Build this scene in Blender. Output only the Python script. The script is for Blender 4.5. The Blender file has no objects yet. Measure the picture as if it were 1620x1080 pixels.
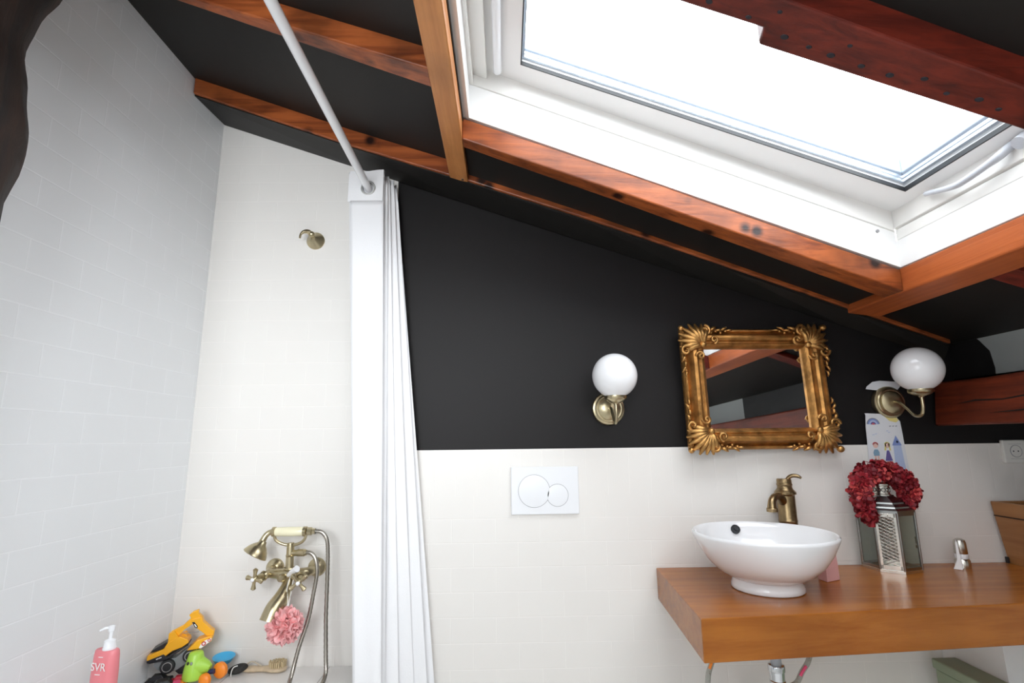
import bpy, bmesh, math, random
from mathutils import Vector, Matrix
random.seed(7)
PI = math.pi
scn = bpy.context.scene
COL = scn.collection

# ------------------------------------------------------------------ materials
def new_mat(name):
    m = bpy.data.materials.new(name); m.use_nodes = True
    nt = m.node_tree
    return m, nt, nt.nodes['Principled BSDF']

def N(nt, typ, **kw):
    n = nt.nodes.new(typ)
    for k, v in kw.items():
        if k in n.inputs: n.inputs[k].default_value = v
        else: setattr(n, k, v)
    return n

def plain(name, col, rough=.5, metal=0., spec=.5, noise=0., nscale=20., bump=0., bscale=60., coat=0., sss=0.):
    m, nt, b = new_mat(name)
    b.inputs['Base Color'].default_value = (*col, 1)
    b.inputs['Roughness'].default_value = rough
    b.inputs['Metallic'].default_value = metal
    b.inputs['Specular IOR Level'].default_value = spec
    if coat: b.inputs['Coat Weight'].default_value = coat
    if sss:
        b.inputs['Subsurface Weight'].default_value = sss
        b.inputs['Subsurface Radius'].default_value = (.03, .03, .03)
    tc = N(nt, 'ShaderNodeTexCoord')
    if noise:
        t = N(nt, 'ShaderNodeTexNoise', Scale=nscale, Detail=6.)
        nt.links.new(tc.outputs['Object'], t.inputs['Vector'])
        r = N(nt, 'ShaderNodeValToRGB')
        r.color_ramp.elements[0].position = .3; r.color_ramp.elements[1].position = .7
        r.color_ramp.elements[0].color = (*[max(0, c * (1 - noise)) for c in col], 1)
        r.color_ramp.elements[1].color = (*[min(1, c * (1 + noise)) for c in col], 1)
        nt.links.new(t.outputs['Fac'], r.inputs['Fac']); nt.links.new(r.outputs['Color'], b.inputs['Base Color'])
    if bump:
        t2 = N(nt, 'ShaderNodeTexNoise', Scale=bscale, Detail=4.)
        nt.links.new(tc.outputs['Object'], t2.inputs['Vector'])
        bp = N(nt, 'ShaderNodeBump', Strength=bump, Distance=.01)
        nt.links.new(t2.outputs['Fac'], bp.inputs['Height']); nt.links.new(bp.outputs['Normal'], b.inputs['Normal'])
    return m

def tile(name, axes, w, h, off=.5, shift=(0, 0), col=(.80, .785, .76), col2=None, rough=.22, mort=1.045, bump=.32):
    """axes: which object coordinates become (u,v)"""
    m, nt, b = new_mat(name)
    tc = N(nt, 'ShaderNodeTexCoord'); sp = N(nt, 'ShaderNodeSeparateXYZ'); cb = N(nt, 'ShaderNodeCombineXYZ')
    nt.links.new(tc.outputs['Object'], sp.inputs[0])
    for i, a in enumerate(axes):
        ad = N(nt, 'ShaderNodeMath', operation='ADD'); ad.inputs[1].default_value = shift[i]
        nt.links.new(sp.outputs[a], ad.inputs[0]); nt.links.new(ad.outputs[0], cb.inputs[i])
    br = N(nt, 'ShaderNodeTexBrick')
    br.offset = off; br.offset_frequency = 2
    for k, v in (('Scale', 1.), ('Mortar Size', .0019), ('Mortar Smooth', .35), ('Bias', 0.), ('Brick Width', w), ('Row Height', h)):
        br.inputs[k].default_value = v
    br.inputs['Color1'].default_value = (*col, 1)
    br.inputs['Color2'].default_value = (*(col2 or [c * .995 for c in col]), 1)
    br.inputs['Mortar'].default_value = (*[min(.97, c * mort) for c in col], 1)
    nt.links.new(cb.outputs[0], br.inputs['Vector'])
    nt.links.new(br.outputs['Color'], b.inputs['Base Color'])
    b.inputs['Roughness'].default_value = rough; b.inputs['Specular IOR Level'].default_value = .3
    no = N(nt, 'ShaderNodeTexNoise', Scale=5., Detail=2.)
    nt.links.new(tc.outputs['Object'], no.inputs['Vector'])
    mu = N(nt, 'ShaderNodeMath', operation='MULTIPLY_ADD'); mu.inputs[1].default_value = -1.
    nt.links.new(br.outputs['Fac'], mu.inputs[0])
    sc = N(nt, 'ShaderNodeMath', operation='MULTIPLY'); sc.inputs[1].default_value = .8
    nt.links.new(no.outputs['Fac'], sc.inputs[0]); nt.links.new(sc.outputs[0], mu.inputs[2])
    bp = N(nt, 'ShaderNodeBump', Strength=bump, Distance=.003)
    nt.links.new(mu.outputs[0], bp.inputs['Height']); nt.links.new(bp.outputs['Normal'], b.inputs['Normal'])
    return m

def wood(name, light, dark, axis=0, scale=1., rough=.38, knots=.0, holes=0., spec=.5, bump=.35):
    m, nt, b = new_mat(name)
    tc = N(nt, 'ShaderNodeTexCoord')
    mp = N(nt, 'ShaderNodeMapping')
    s = [26. * scale] * 3; s[axis] = 1.6 * scale
    mp.inputs['Scale'].default_value = s
    nt.links.new(tc.outputs['Object'], mp.inputs['Vector'])
    n1 = N(nt, 'ShaderNodeTexNoise', Scale=1.6, Detail=8., Roughness=.62, Distortion=.6)
    nt.links.new(mp.outputs[0], n1.inputs['Vector'])
    r = N(nt, 'ShaderNodeValToRGB')
    r.color_ramp.elements[0].position = .32; r.color_ramp.elements[0].color = (*dark, 1)
    r.color_ramp.elements[1].position = .60; r.color_ramp.elements[1].color = (*light, 1)
    nt.links.new(n1.outputs['Fac'], r.inputs['Fac'])
    out = r.outputs['Color']
    n2 = N(nt, 'ShaderNodeTexNoise', Scale=5. * scale, Detail=5.)
    nt.links.new(tc.outputs['Object'], n2.inputs['Vector'])
    r2 = N(nt, 'ShaderNodeValToRGB')
    r2.color_ramp.elements[0].position = .36; r2.color_ramp.elements[0].color = (1 - knots,) * 3 + (1,)
    r2.color_ramp.elements[1].position = .55; r2.color_ramp.elements[1].color = (1, 1, 1, 1)
    nt.links.new(n2.outputs['Fac'], r2.inputs['Fac'])
    mx = N(nt, 'ShaderNodeMix', data_type='RGBA', blend_type='MULTIPLY'); mx.inputs[0].default_value = 1.
    nt.links.new(out, mx.inputs[6]); nt.links.new(r2.outputs['Color'], mx.inputs[7]); out = mx.outputs[2]
    if holes:
        v = N(nt, 'ShaderNodeTexVoronoi', Scale=holes)
        nt.links.new(tc.outputs['Object'], v.inputs['Vector'])
        r3 = N(nt, 'ShaderNodeValToRGB')
        r3.color_ramp.elements[0].position = .10; r3.color_ramp.elements[0].color = (.06, .05, .06, 1)
        r3.color_ramp.elements[1].position = .24; r3.color_ramp.elements[1].color = (1, 1, 1, 1)
        nt.links.new(v.outputs['Distance'], r3.inputs['Fac'])
        m2 = N(nt, 'ShaderNodeMix', data_type='RGBA', blend_type='MULTIPLY'); m2.inputs[0].default_value = 1.
        nt.links.new(out, m2.inputs[6]); nt.links.new(r3.outputs['Color'], m2.inputs[7]); out = m2.outputs[2]
    nt.links.new(out, b.inputs['Base Color'])
    b.inputs['Roughness'].default_value = rough
    b.inputs['Specular IOR Level'].default_value = spec
    bp = N(nt, 'ShaderNodeBump', Strength=bump, Distance=.004)
    nt.links.new(n1.outputs['Fac'], bp.inputs['Height']); nt.links.new(bp.outputs['Normal'], b.inputs['Normal'])
    return m

def glass_mat(name, tint=(1, 1, 1), refl=.08):
    m = bpy.data.materials.new(name); m.use_nodes = True
    nt = m.node_tree; nt.nodes.clear()
    o = nt.nodes.new('ShaderNodeOutputMaterial'); t = nt.nodes.new('ShaderNodeBsdfTransparent'); g = nt.nodes.new('ShaderNodeBsdfGlossy')
    t.inputs[0].default_value = (*tint, 1); g.inputs['Roughness'].default_value = .02
    x = nt.nodes.new('ShaderNodeMixShader'); x.inputs[0].default_value = refl
    nt.links.new(t.outputs[0], x.inputs[1]); nt.links.new(g.outputs[0], x.inputs[2]); nt.links.new(x.outputs[0], o.inputs[0])
    return m

TILE_B = tile('white_tiles_back', (0, 2), .152, .0785, shift=(.032, .044), col=(.815, .79, .752), rough=.36)  # warm bounce light on the back wall is put into this tile white
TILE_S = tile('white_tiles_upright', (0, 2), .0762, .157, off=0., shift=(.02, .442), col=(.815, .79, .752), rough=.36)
TILE_L = tile('white_tiles_side', (1, 2), .152, .0785, shift=(.02, .01), col=(.835, .85, .862), rough=.33, mort=1.085, bump=.4)  # cool daylight on the side wall is put into this tile white
TILE_R = tile('white_tiles_ledge', (0, 1), .30, .60, off=0., shift=(.275, .58), mort=.55)
BLACK = plain('black_satin_paint', (.0105, .0092, .0092), rough=.52, spec=.22, bump=.06, bscale=12.)
CEILBLK = plain('black_ceiling_paint', (.0150, .0135, .0120), rough=.5, spec=.25, bump=.06, bscale=9.)
GREYWALL_LIT = plain('grey_paint_and_lit_patch', (.31, .325, .315), rough=.55, bump=.1, bscale=14.)  # grey wall further back, and the skylit patch painted on the knee wall
WHITEWALL = plain('white_paint', (.80, .80, .79), rough=.6, bump=.08, bscale=30.)
LACQ = plain('white_lacquer', (.86, .86, .85), rough=.28)
LACQ2 = plain('cream_white_lacquer', (.80, .79, .76), rough=.3)
GASKET = plain('black_rubber', (.02, .022, .025), rough=.5)
ALU = plain('aluminium', (.62, .67, .73), rough=.32, metal=.85)
OUTER = plain('pale_blue_grey_cladding', (.55, .64, .74), rough=.45)
BEAM_X = wood('stained_beam_slope', (.42, .108, .028), (.17, .036, .010), axis=0, knots=.5, holes=9., rough=.36, spec=.4)
BEAM_Y = wood('stained_beam_level', (.60, .255, .085), (.47, .18, .056), axis=1, knots=.2, rough=.36, spec=.3)
BEAM_E = wood('stained_beam_eave', (.47, .118, .032), (.34, .078, .022), axis=1, knots=.2, rough=.36, spec=.3)
BEAM_D = wood('dark_red_beam', (.19, .026, .014), (.075, .012, .008), axis=0, knots=.5, rough=.42, spec=.3)
TIMBER = wood('red_brown_timber', (.19, .032, .012), (.085, .016, .007), axis=1, knots=.4, rough=.45, spec=.3)
OLDWOOD = wood('old_dark_timber', (.040, .020, .013), (.012, .009, .008), axis=2, scale=.6, knots=.6, rough=.7, bump=1.)
HOLE = plain('dark_nail_stain', (.016, .014, .020), rough=.6)
CRACK = plain('dark_wood_crack', (.012, .006, .004), rough=.9)
OAK = wood('oiled_oak', (.40, .136, .020), (.29, .082, .010), axis=0, scale=.8, knots=.14, rough=.27, spec=.38, bump=.12)
BOXWOOD = wood('box_wood', (.36, .165, .055), (.27, .11, .034), axis=1, scale=.7, knots=.2, rough=.45, bump=.2)
CERAMIC = plain('glazed_ceramic', (.85, .85, .86), rough=.08, coat=.4)
PLAST = plain('white_plastic', (.83, .84, .86), rough=.25)
PLASTW = plain('warm_white_plastic', (.82, .81, .77), rough=.3)
GROOVE = plain('grey_groove', (.33, .33, .34), rough=.6)
BRASS = plain('aged_brass', (.52, .445, .285), rough=.28, metal=1., noise=.18, nscale=30.)
BRASSD = plain('dark_bronze', (.30, .215, .115), rough=.33, metal=1., noise=.3, nscale=40.)
HOSE = plain('brushed_metal_hose', (.42, .39, .34), rough=.3, metal=1.)
CREAM = plain('cream_porcelain', (.86, .81, .58), rough=.15)
OPAL = plain('opal_glass', (.87, .87, .88), rough=.08, coat=.3)
GOLD = plain('antique_gold', (.44, .215, .062), rough=.38, metal=.85, noise=.45, nscale=28., bump=.25, bscale=60.)
GOLDL = plain('bright_gold_leaf', (.52, .28, .090), rough=.34, metal=.85, noise=.4, nscale=40.)
MIRROR = plain('mirror_silver', (.86, .88, .88), rough=.01, metal=1.)
CURTAIN = plain('white_curtain_cloth', (.86, .86, .87), rough=.8, bump=.05, bscale=220.)
HANDLE = plain('grey_handle_enamel', (.50, .52, .56), rough=.35)
RODM = plain('white_rod_enamel', (.84, .85, .86), rough=.25)
CHROME = plain('chrome', (.68, .70, .72), rough=.12, metal=1.)
GREYPIPE = plain('grey_plastic_pipe', (.38, .42, .46), rough=.35)
BRAID = plain('braided_steel', (.50, .50, .46), rough=.35, metal=.9, bump=.6, bscale=300.)
ORANGE = plain('orange_plastic', (.90, .26, .02), rough=.38)
HOTPINK = plain('hot_pink_plastic', (.85, .07, .20), rough=.35)
REDP = plain('red_plastic', (.55, .01, .03), rough=.3)
YELLOW = plain('yellow_plastic', (.92, .44, .015), rough=.35)
BLACKP = plain('black_plastic', (.018, .018, .02), rough=.35)
TYRE = plain('rubber_tyre', (.022, .024, .025), rough=.6)
GREYP = plain('grey_plastic', (.26, .28, .28), rough=.4)
SILVERP = plain('silver_trim', (.60, .60, .58), rough=.3, metal=.5)
GREENP = plain('lime_plastic', (.38, .66, .07), rough=.35)
BLUEP = plain('sky_blue_plastic', (.07, .45, .78), rough=.35)
NAVY = plain('navy_plastic', (.02, .03, .09), rough=.3)
BLUEM = plain('blue_plastic', (.06, .16, .45), rough=.3)
PINKB = plain('coral_pink_bottle', (.80, .235, .26), rough=.38)
PINKC = plain('soft_pink_card', (.73, .40, .39), rough=.6)
WHITEINK = plain('white_print', (.88, .86, .85), rough=.5)
STONE = plain('black_pumice', (.035, .035, .033), rough=.85, bump=.8, bscale=120.)
BRUSHW = plain('pale_beech', (.58, .46, .31), rough=.5, noise=.15, nscale=60.)
BRISTLE = plain('bristle', (.62, .50, .30), rough=.8)
CORD = plain('natural_cord', (.55, .47, .36), rough=.9)
LOOFAH = plain('pink_mesh_sponge', (.90, .49, .49), rough=.85, sss=.0)
STRING = plain('white_string', (.85, .85, .82), rough=.8)
SILVER = plain('silvered_metal', (.66, .63, .57), rough=.24, metal=1., noise=.15, nscale=40.)
SILVERD = plain('dark_silvered_metal', (.34, .34, .33), rough=.25, metal=1.)
LGLASS = glass_mat('lantern_glass', tint=(.84, .88, .86), refl=.10)
WGLASS = glass_mat('window_glass', tint=(.98, .99, 1.), refl=.04)
FLRED = plain('crimson_petal', (.26, .006, .014), rough=.6, noise=.5, nscale=50.)
FLCORAL = plain('coral_petal', (.58, .075, .070), rough=.6, noise=.25, nscale=60.)
FLDARK = plain('dark_red_petal', (.15, .004, .012), rough=.6)
PAPER = plain('drawing_paper', (.70, .71, .74), rough=.7)
INK = [plain('crayon_%s' % n, c, rough=.8) for n, c in (('blue', (.20, .27, .55)), ('yellow', (.72, .62, .22)), ('red', (.60, .12, .13)), ('skin', (.70, .45, .38)), ('purple', (.13, .10, .30)), ('grey', (.24, .24, .27)), ('pale_blue', (.42, .50, .70)), ('teal', (.20, .33, .45)))]
SAGE = plain('sage_green_paint', (.25, .30, .20), rough=.5)
SAGED = plain('dark_sage_paint', (.17, .20, .13), rough=.5)
FLOORM = tile("pale_floor_tiles", (0, 1), .40, .40, off=0., col=(.86, .85, .83), rough=.35)

# ------------------------------------------------------------------ mesh builder
class MB:
    def __init__(s): s.bm = bmesh.new(); s.mi = 0
    def _fin(s, faces):
        for f in faces: f.material_index = s.mi
        return s
    def verts_faces(s, vs, fs):
        bv = [s.bm.verts.new(v) for v in vs]
        out = []
        for f in fs:
            try: out.append(s.bm.faces.new([bv[i] for i in f]))
            except ValueError: pass
        return s._fin(out)
    def box(s, c, d, rot=None):
        c = Vector(c); hx, hy, hz = d[0] / 2, d[1] / 2, d[2] / 2
        vs = [Vector((x, y, z)) for x in (-hx, hx) for y in (-hy, hy) for z in (-hz, hz)]
        if rot is not None: vs = [rot @ v for v in vs]
        return s.verts_faces([v + c for v in vs], [(0, 1, 3, 2), (4, 6, 7, 5), (0, 4, 5, 1), (2, 3, 7, 6), (0, 2, 6, 4), (1, 5, 7, 3)])
    def span(s, a, b):
        return s.box([(p + q) / 2 for p, q in zip(a, b)], [abs(q - p) for p, q in zip(a, b)])
    def prism(s, pts, vec):
        n = len(pts); vec = Vector(vec)
        vs = [Vector(p) for p in pts] + [Vector(p) + vec for p in pts]
        return s.verts_faces(vs, [tuple(range(n))[::-1], tuple(range(n, 2 * n))] + [(i, (i + 1) % n, n + (i + 1) % n, n + i) for i in range(n)])
    def loft(s, rings, cap=True, closed=True):
        n = len(rings[0]); vs = [v for r in rings for v in r]; fs = []
        for k in range(len(rings) - 1):
            for i in range(n if closed else n - 1):
                j = (i + 1) % n
                fs.append((k * n + i, k * n + j, (k + 1) * n + j, (k + 1) * n + i))
        if cap:
            fs.append(tuple(range(n))[::-1]); fs.append(tuple(range((len(rings) - 1) * n, len(rings) * n)))
        return s.verts_faces(vs, fs)
    def tube(s, pts, r, n=12, smooth=0, cap=True):
        P = [Vector(p) for p in pts]
        if smooth: P = spline(P, smooth)
        R = r if isinstance(r, (list, tuple)) else [r] * len(P)
        if len(R) != len(P):
            R0 = R; R = [R0[min(len(R0) - 2, int(t * (len(R0) - 1)))] * (1 - (t * (len(R0) - 1)) % 1) + R0[min(len(R0) - 1, int(t * (len(R0) - 1)) + 1)] * ((t * (len(R0) - 1)) % 1) if t < 1 else R0[-1] for t in [i / (len(P) - 1) for i in range(len(P))]]
        t0 = (P[1] - P[0]).normalized()
        u = t0.orthogonal().normalized(); rings = []
        for i, p in enumerate(P):
            t = ((P[min(i + 1, len(P) - 1)] - P[max(i - 1, 0)])).normalized()
            u = (u - t * u.dot(t)).normalized(); w = t.cross(u)
            rings.append([p + (u * math.cos(a) + w * math.sin(a)) * R[i] for a in [2 * PI * k / n for k in range(n)]])
        return s.loft(rings, cap)
    def lathe(s, prof, o=(0, 0, 0), ax=(0, 0, 1), n=32, sx=1., cap=False):
        """prof: list of (radius, along axis)"""
        ax = Vector(ax).normalized(); o = Vector(o)
        u = Vector((1, 0, 0)) if abs(ax.x) < .9 else Vector((0, 1, 0))
        u = (u - ax * u.dot(ax)).normalized(); w = ax.cross(u)
        rings = [[o + ax * h + (u * math.cos(a) * sx + w * math.sin(a)) * max(r, 1e-5) for a in [2 * PI * k / n for k in range(n)]] for r, h in prof]
        return s.loft(rings, cap)
    def cyl(s, a, b, r, r2=None, n=20):
        return s.tube([a, b], [r, r if r2 is None else r2], n)
    def ball(s, c, r, n=16, m=10):
        c = Vector(c); r = r if isinstance(r, (tuple, list)) else (r, r, r)
        rings = []
        for k in range(m + 1):
            t = PI * k / m; q = max(math.sin(t), 1e-4)
            rings.append([c + Vector((r[0] * q * math.cos(a), r[1] * q * math.sin(a), -r[2] * math.cos(t))) for a in [2 * PI * i / n for i in range(n)]])
        return s.loft(rings, True)
    def disc(s, c, r, ax, th, n=32):
        ax = Vector(ax).normalized(); c = Vector(c)
        return s.cyl(c, c + ax * th, r, n=n)
    def torus(s, c, R, r, ax=(0, 0, 1), n=32, m=10):
        ax = Vector(ax).normalized(); c = Vector(c); u = ax.orthogonal().normalized(); w = ax.cross(u)
        rings = []
        for k in range(n + 1):
            a = 2 * PI * k / n; d = u * math.cos(a) + w * math.sin(a)
            rings.append([c + d * (R + r * math.cos(b)) + ax * r * math.sin(b) for b in [2 * PI * i / m for i in range(m)]])
        return s.loft(rings, False)
    def build(s, name, mats, parent=None, smooth=35, bevel=0., seg=2, sub=0, local=False):
        me = bpy.data.meshes.new(name)
        bmesh.ops.recalc_face_normals(s.bm, faces=s.bm.faces)
        s.bm.to_mesh(me); s.bm.free()
        for m in (mats if isinstance(mats, (list, tuple)) else [mats]): me.materials.append(m)
        if smooth:
            me.polygons.foreach_set('use_smooth', [True] * len(me.polygons))
            if smooth < 180: me.set_sharp_from_angle(angle=math.radians(smooth))
        o = bpy.data.objects.new(name, me); COL.objects.link(o)
        if parent is not None:
            o.parent = parent
            if not local:
                off = parent.location if parent.type == 'EMPTY' else Vector((0, 0, 0))
                o.matrix_parent_inverse = Matrix.Translation(-off)
        if bevel:
            b = o.modifiers.new('soft_edges', 'BEVEL'); b.width = bevel; b.segments = seg; b.limit_method = 'ANGLE'; b.angle_limit = math.radians(40)
        if sub:
            d = o.modifiers.new('smoothing', 'SUBSURF'); d.levels = sub; d.render_levels = sub
        return o

def spline(P, k):
    P = [Vector(p) for p in P]; out = []
    for i in range(len(P) - 1):
        p0 = P[max(i - 1, 0)]; p1 = P[i]; p2 = P[i + 1]; p3 = P[min(i + 2, len(P) - 1)]
        for j in range(k):
            t = j / k
            out.append(.5 * ((2 * p1) + (p2 - p0) * t + (2 * p0 - 5 * p1 + 4 * p2 - p3) * t * t + (3 * p1 - p0 - 3 * p2 + p3) * t ** 3))
    out.append(P[-1]); return out

def tag(o, label, cat, group=None, kind=None):
    if label: o['label'] = label
    if cat: o['category'] = cat
    if group: o['group'] = group
    if kind: o['kind'] = kind
    return o

def thing(name, label, cat, loc=(0, 0, 0), rot=None, group=None):
    e = bpy.data.objects.new(name, None); COL.objects.link(e)
    e.location = loc; e.empty_display_size = .05
    if rot: e.rotation_euler = rot
    return tag(e, label, cat, group)

def struct(o):
    o['kind'] = 'structure'; return o

# ------------------------------------------------------------------ roof geometry (slopes down towards +X)
SL = .3353
def zc(x): return 2.564 - SL * (x + 1.096)
def RP(x, y, h): return Vector((x, y, zc(x) + h))
def roof_prism(poly, h0, h1):
    """poly: (x,y) or (x,y,h0 override) corners; vertical prism following the slope"""
    m = MB(); n = len(poly)
    a = [RP(p[0], p[1], p[2] if len(p) > 2 else h0) for p in poly]; b = [RP(p[0], p[1], h1) for p in poly]
    m.verts_faces(a + b, [tuple(range(n))[::-1], tuple(range(n, 2 * n))] + [(i, (i + 1) % n, n + (i + 1) % n, n + i) for i in range(n)])
    return m

PP = .045          # underside of the ceiling boards above the beam-bottom plane
XL = -1.103        # side wall with the bath
XR = 1.66          # knee wall under the eave
YF = -2.55          # wall behind the camera

# ------------------------------------------------------------------ SETTING
def wall_poly(name, quads, mats):
    m = MB()
    for q, mi in quads:
        m.mi = mi
        m.prism(q[0], q[1])
    return struct(m.build(name, mats, smooth=0))

def topz(x): return zc(x) + .05
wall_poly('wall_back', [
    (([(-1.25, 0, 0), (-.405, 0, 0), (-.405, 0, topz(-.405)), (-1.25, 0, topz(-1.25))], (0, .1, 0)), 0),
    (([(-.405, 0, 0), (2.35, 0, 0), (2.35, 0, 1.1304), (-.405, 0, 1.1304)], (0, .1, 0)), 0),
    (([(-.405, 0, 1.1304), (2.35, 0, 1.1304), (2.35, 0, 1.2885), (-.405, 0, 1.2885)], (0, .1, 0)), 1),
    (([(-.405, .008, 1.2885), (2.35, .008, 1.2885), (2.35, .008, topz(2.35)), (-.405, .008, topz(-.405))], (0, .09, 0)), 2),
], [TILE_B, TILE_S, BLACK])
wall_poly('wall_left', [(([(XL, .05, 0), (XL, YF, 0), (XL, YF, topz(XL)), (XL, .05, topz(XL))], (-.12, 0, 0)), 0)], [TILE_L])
WX0, WX1, WZ0, WZ1 = -1.04, -.12, 1.25, 2.22
wall_poly('wall_front', [
    (([(-1.25, YF, 0), (WX0, YF, 0), (WX0, YF, topz(WX0)), (-1.25, YF, topz(-1.25))], (0, -.12, 0)), 0),
    (([(WX1, YF, 0), (2.35, YF, 0), (2.35, YF, topz(2.35)), (WX1, YF, topz(WX1))], (0, -.12, 0)), 0),
    (([(WX0, YF, 0), (WX1, YF, 0), (WX1, YF, WZ0), (WX0, YF, WZ0)], (0, -.12, 0)), 0),
    (([(WX0, YF, WZ1), (WX1, YF, WZ1), (WX1, YF, topz(WX1)), (WX0, YF, topz(WX0))], (0, -.12, 0)), 0)], [WHITEWALL])
WXC = (WX0 + WX1) / 2
w2 = struct(thing('added_window', None, None, (WXC, YF - .06, WZ0)))  # added window out of view, brightens the shower side
m = MB()
for a_, b_ in (((WX0, WZ0), (WX0 + .05, WZ1)), ((WX1 - .05, WZ0), (WX1, WZ1)), ((WX0, WZ0), (WX1, WZ0 + .05)), ((WX0, WZ1 - .05), (WX1, WZ1)), ((WXC - .025, WZ0), (WXC + .025, WZ1))):
    m.span((a_[0], YF - .04, a_[1]), (b_[0], YF - .09, b_[1]))
m.build('frame', LACQ, w2, smooth=0)
m = MB(); m.span((WX0 + .04, YF - .062, WZ0 + .04), (WX1 - .04, YF - .068, WZ1 - .04)); m.build('pane', WGLASS, w2, smooth=0)
# knee wall above the timber, and the low recess wall under it
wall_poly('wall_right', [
    (([(XR, .05, 1.46), (XR, -.150, 1.46), (XR, -.158, 1.54), (XR, -.150, 1.60), (XR, -.120, 1.64), (XR, -.075, topz(XR)), (XR, .05, topz(XR))], (.1, 0, 0)), 2),  # black corner cut to a curved edge, painting the shade there
    (([(XR, -.150, 1.46), (XR, -.62, 1.46), (XR, -.62, topz(XR)), (XR, -.075, topz(XR)), (XR, -.120, 1.64), (XR, -.150, 1.60), (XR, -.158, 1.54)], (.1, 0, 0)), 0),  # patch of skylight on the knee wall, painted as a grey zone
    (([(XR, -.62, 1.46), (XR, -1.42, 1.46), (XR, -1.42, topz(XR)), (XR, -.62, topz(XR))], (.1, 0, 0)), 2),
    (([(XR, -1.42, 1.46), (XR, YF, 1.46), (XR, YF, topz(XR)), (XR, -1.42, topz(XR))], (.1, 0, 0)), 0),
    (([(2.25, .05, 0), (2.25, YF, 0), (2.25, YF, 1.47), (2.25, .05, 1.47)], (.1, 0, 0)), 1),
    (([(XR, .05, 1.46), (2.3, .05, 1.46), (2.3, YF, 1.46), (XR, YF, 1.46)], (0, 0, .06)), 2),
], [GREYWALL_LIT, WHITEWALL, BLACK])
struct(MB().span((-1.25, .1, -.08), (2.35, YF - .1, 0)).build('floor', FLOORM, smooth=0))

# ceiling boards with the skylight opening
def low_y(x): return -.436 + (x + .102) * .0784
cm = MB()
def cell(x0, x1, ya0, ya1, yb0, yb1, PP=PP):
    a = [(x0, ya0), (x1, ya1), (x1, yb1), (x0, yb0)]
    v = [RP(p[0], p[1], PP) for p in a] + [RP(p[0], p[1], PP + .07) for p in a]
    cm.verts_faces(v, [(3, 2, 1, 0), (4, 5, 6, 7)] + [(i, (i + 1) % 4, 4 + (i + 1) % 4, 4 + i) for i in range(4)])
YU = -1.08
cell(-1.25, -.118, .1, .1, YF - .1, YF - .1)
cell(1.268, 2.35, .1, .1, YF - .1, YF - .1, .010)
cell(-.118, 1.268, .1, .1, low_y(-.10) + .017, low_y(1.25) + .017, .010)
# opening for an added, unseen roof window that brightens the room
VX0, VX1, VY0, VY1 = -.10, 1.25, -2.42, -1.50
cell(-.118, 1.268, YU - .017, YU - .017, VY1, VY1)
cell(-.118, VX0, VY1, VY1, VY0, VY0)
cell(VX1, 1.268, VY1, VY1, VY0, VY0)
cell(-.118, 1.268, VY0, VY0, YF - .1, YF - .1)
struct(cm.build('ceiling', CEILBLK, smooth=0))

# dark boxed strip between the wall and the beam next to it
AF = [(-1.10, -.208), (-.541, -.176), (-.10, -.176), (.30, -.158), (.80, -.115), (1.27, -.072), (1.63, -.040)]
sm = MB()
top = []; bot = []
for (x, y) in AF:
    f = (x + 1.10) / 2.73
    top += [RP(x, y + .010, PP + .01), RP(x, .03, PP + .01)]
    bot += [RP(x, y + .010, -.020 + .006 * f), RP(x, .0, -.004 - .050 * f) + Vector((0, .0, 0))]
n = len(AF)
vs = bot + top; fs = []
for i in range(n - 1):
    a, b = 2 * i, 2 * i + 2
    fs += [(a, a + 1, b + 1, b), (2 * n + a, 2 * n + b, 2 * n + b + 1, 2 * n + a + 1), (a, b, 2 * n + b, 2 * n + a), (a + 1, 2 * n + a + 1, 2 * n + b + 1, b + 1)]
fs += [(0, 2 * n, 2 * n + 1, 1), (2 * n - 2, 2 * n - 1, 4 * n - 1, 4 * n - 2)]
sm.verts_faces(vs, fs)
struct(sm.build('trim_1', CEILBLK, smooth=0))

# skylight -----------------------------------------------------------
win = struct(thing('window_1', None, None, (.58, -.43, zc(.58) + .1)))
def rbox(m, pts, h0, h1):
    v = [RP(x, y, h0) for x, y in pts] + [RP(x, y, h1) for x, y in pts]
    k = len(pts)
    m.verts_faces(v, [tuple(range(k))[::-1], tuple(range(k, 2 * k))] + [(i, (i + 1) % k, k + (i + 1) % k, k + i) for i in range(k)])
    return m
X0, X1 = -.10, 1.25
lin = MB()
H1 = .178
rbox(lin, [(X0 - .02, low_y(X0) + .02), (X1 + .02, low_y(X1) + .02), (X1, low_y(X1)), (X0, low_y(X0))], .062, H1)
rbox(lin, [(X1, low_y(X1)), (X1 + .02, low_y(X1) + .02), (X1 + .02, YU - .02), (X1, YU)], .062, H1 - .03)
rbox(lin, [(X0, low_y(X0)), (X0, YU), (X0 - .02, YU - .02), (X0 - .02, low_y(X0) + .02)], .062, H1)
rbox(lin, [(X0, YU), (X1, YU), (X1 + .02, YU - .02), (X0 - .02, YU - .02)], .062, H1)
lin.build('lining', LACQ, win, smooth=0)
fr = MB()
g = .003
rbox(fr, [(X0 - .02, low_y(X0) + .02), (X1 + .02, low_y(X1) + .02), (X1 - g, low_y(X1) - g), (X0 + g, low_y(X0) - g)], H1 + .003, .252)
rbox(fr, [(X1 + g, low_y(X1)), (X1 + .04, low_y(X1) + .02), (X1 + .04, YU - .02), (X1 + g, YU)], H1 - .026, H1 + .008)
rbox(fr, [(X1 - .002, low_y(X1)), (X1 + .04, low_y(X1) + .02), (X1 + .04, YU - .02), (X1 - .002, YU)], H1 + .012, .252)
rbox(fr, [(X0 + .012, low_y(X0)), (X0 + .012, YU), (X0 - .02, YU - .02), (X0 - .02, low_y(X0) + .02)], H1 + .003, .215)
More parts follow.
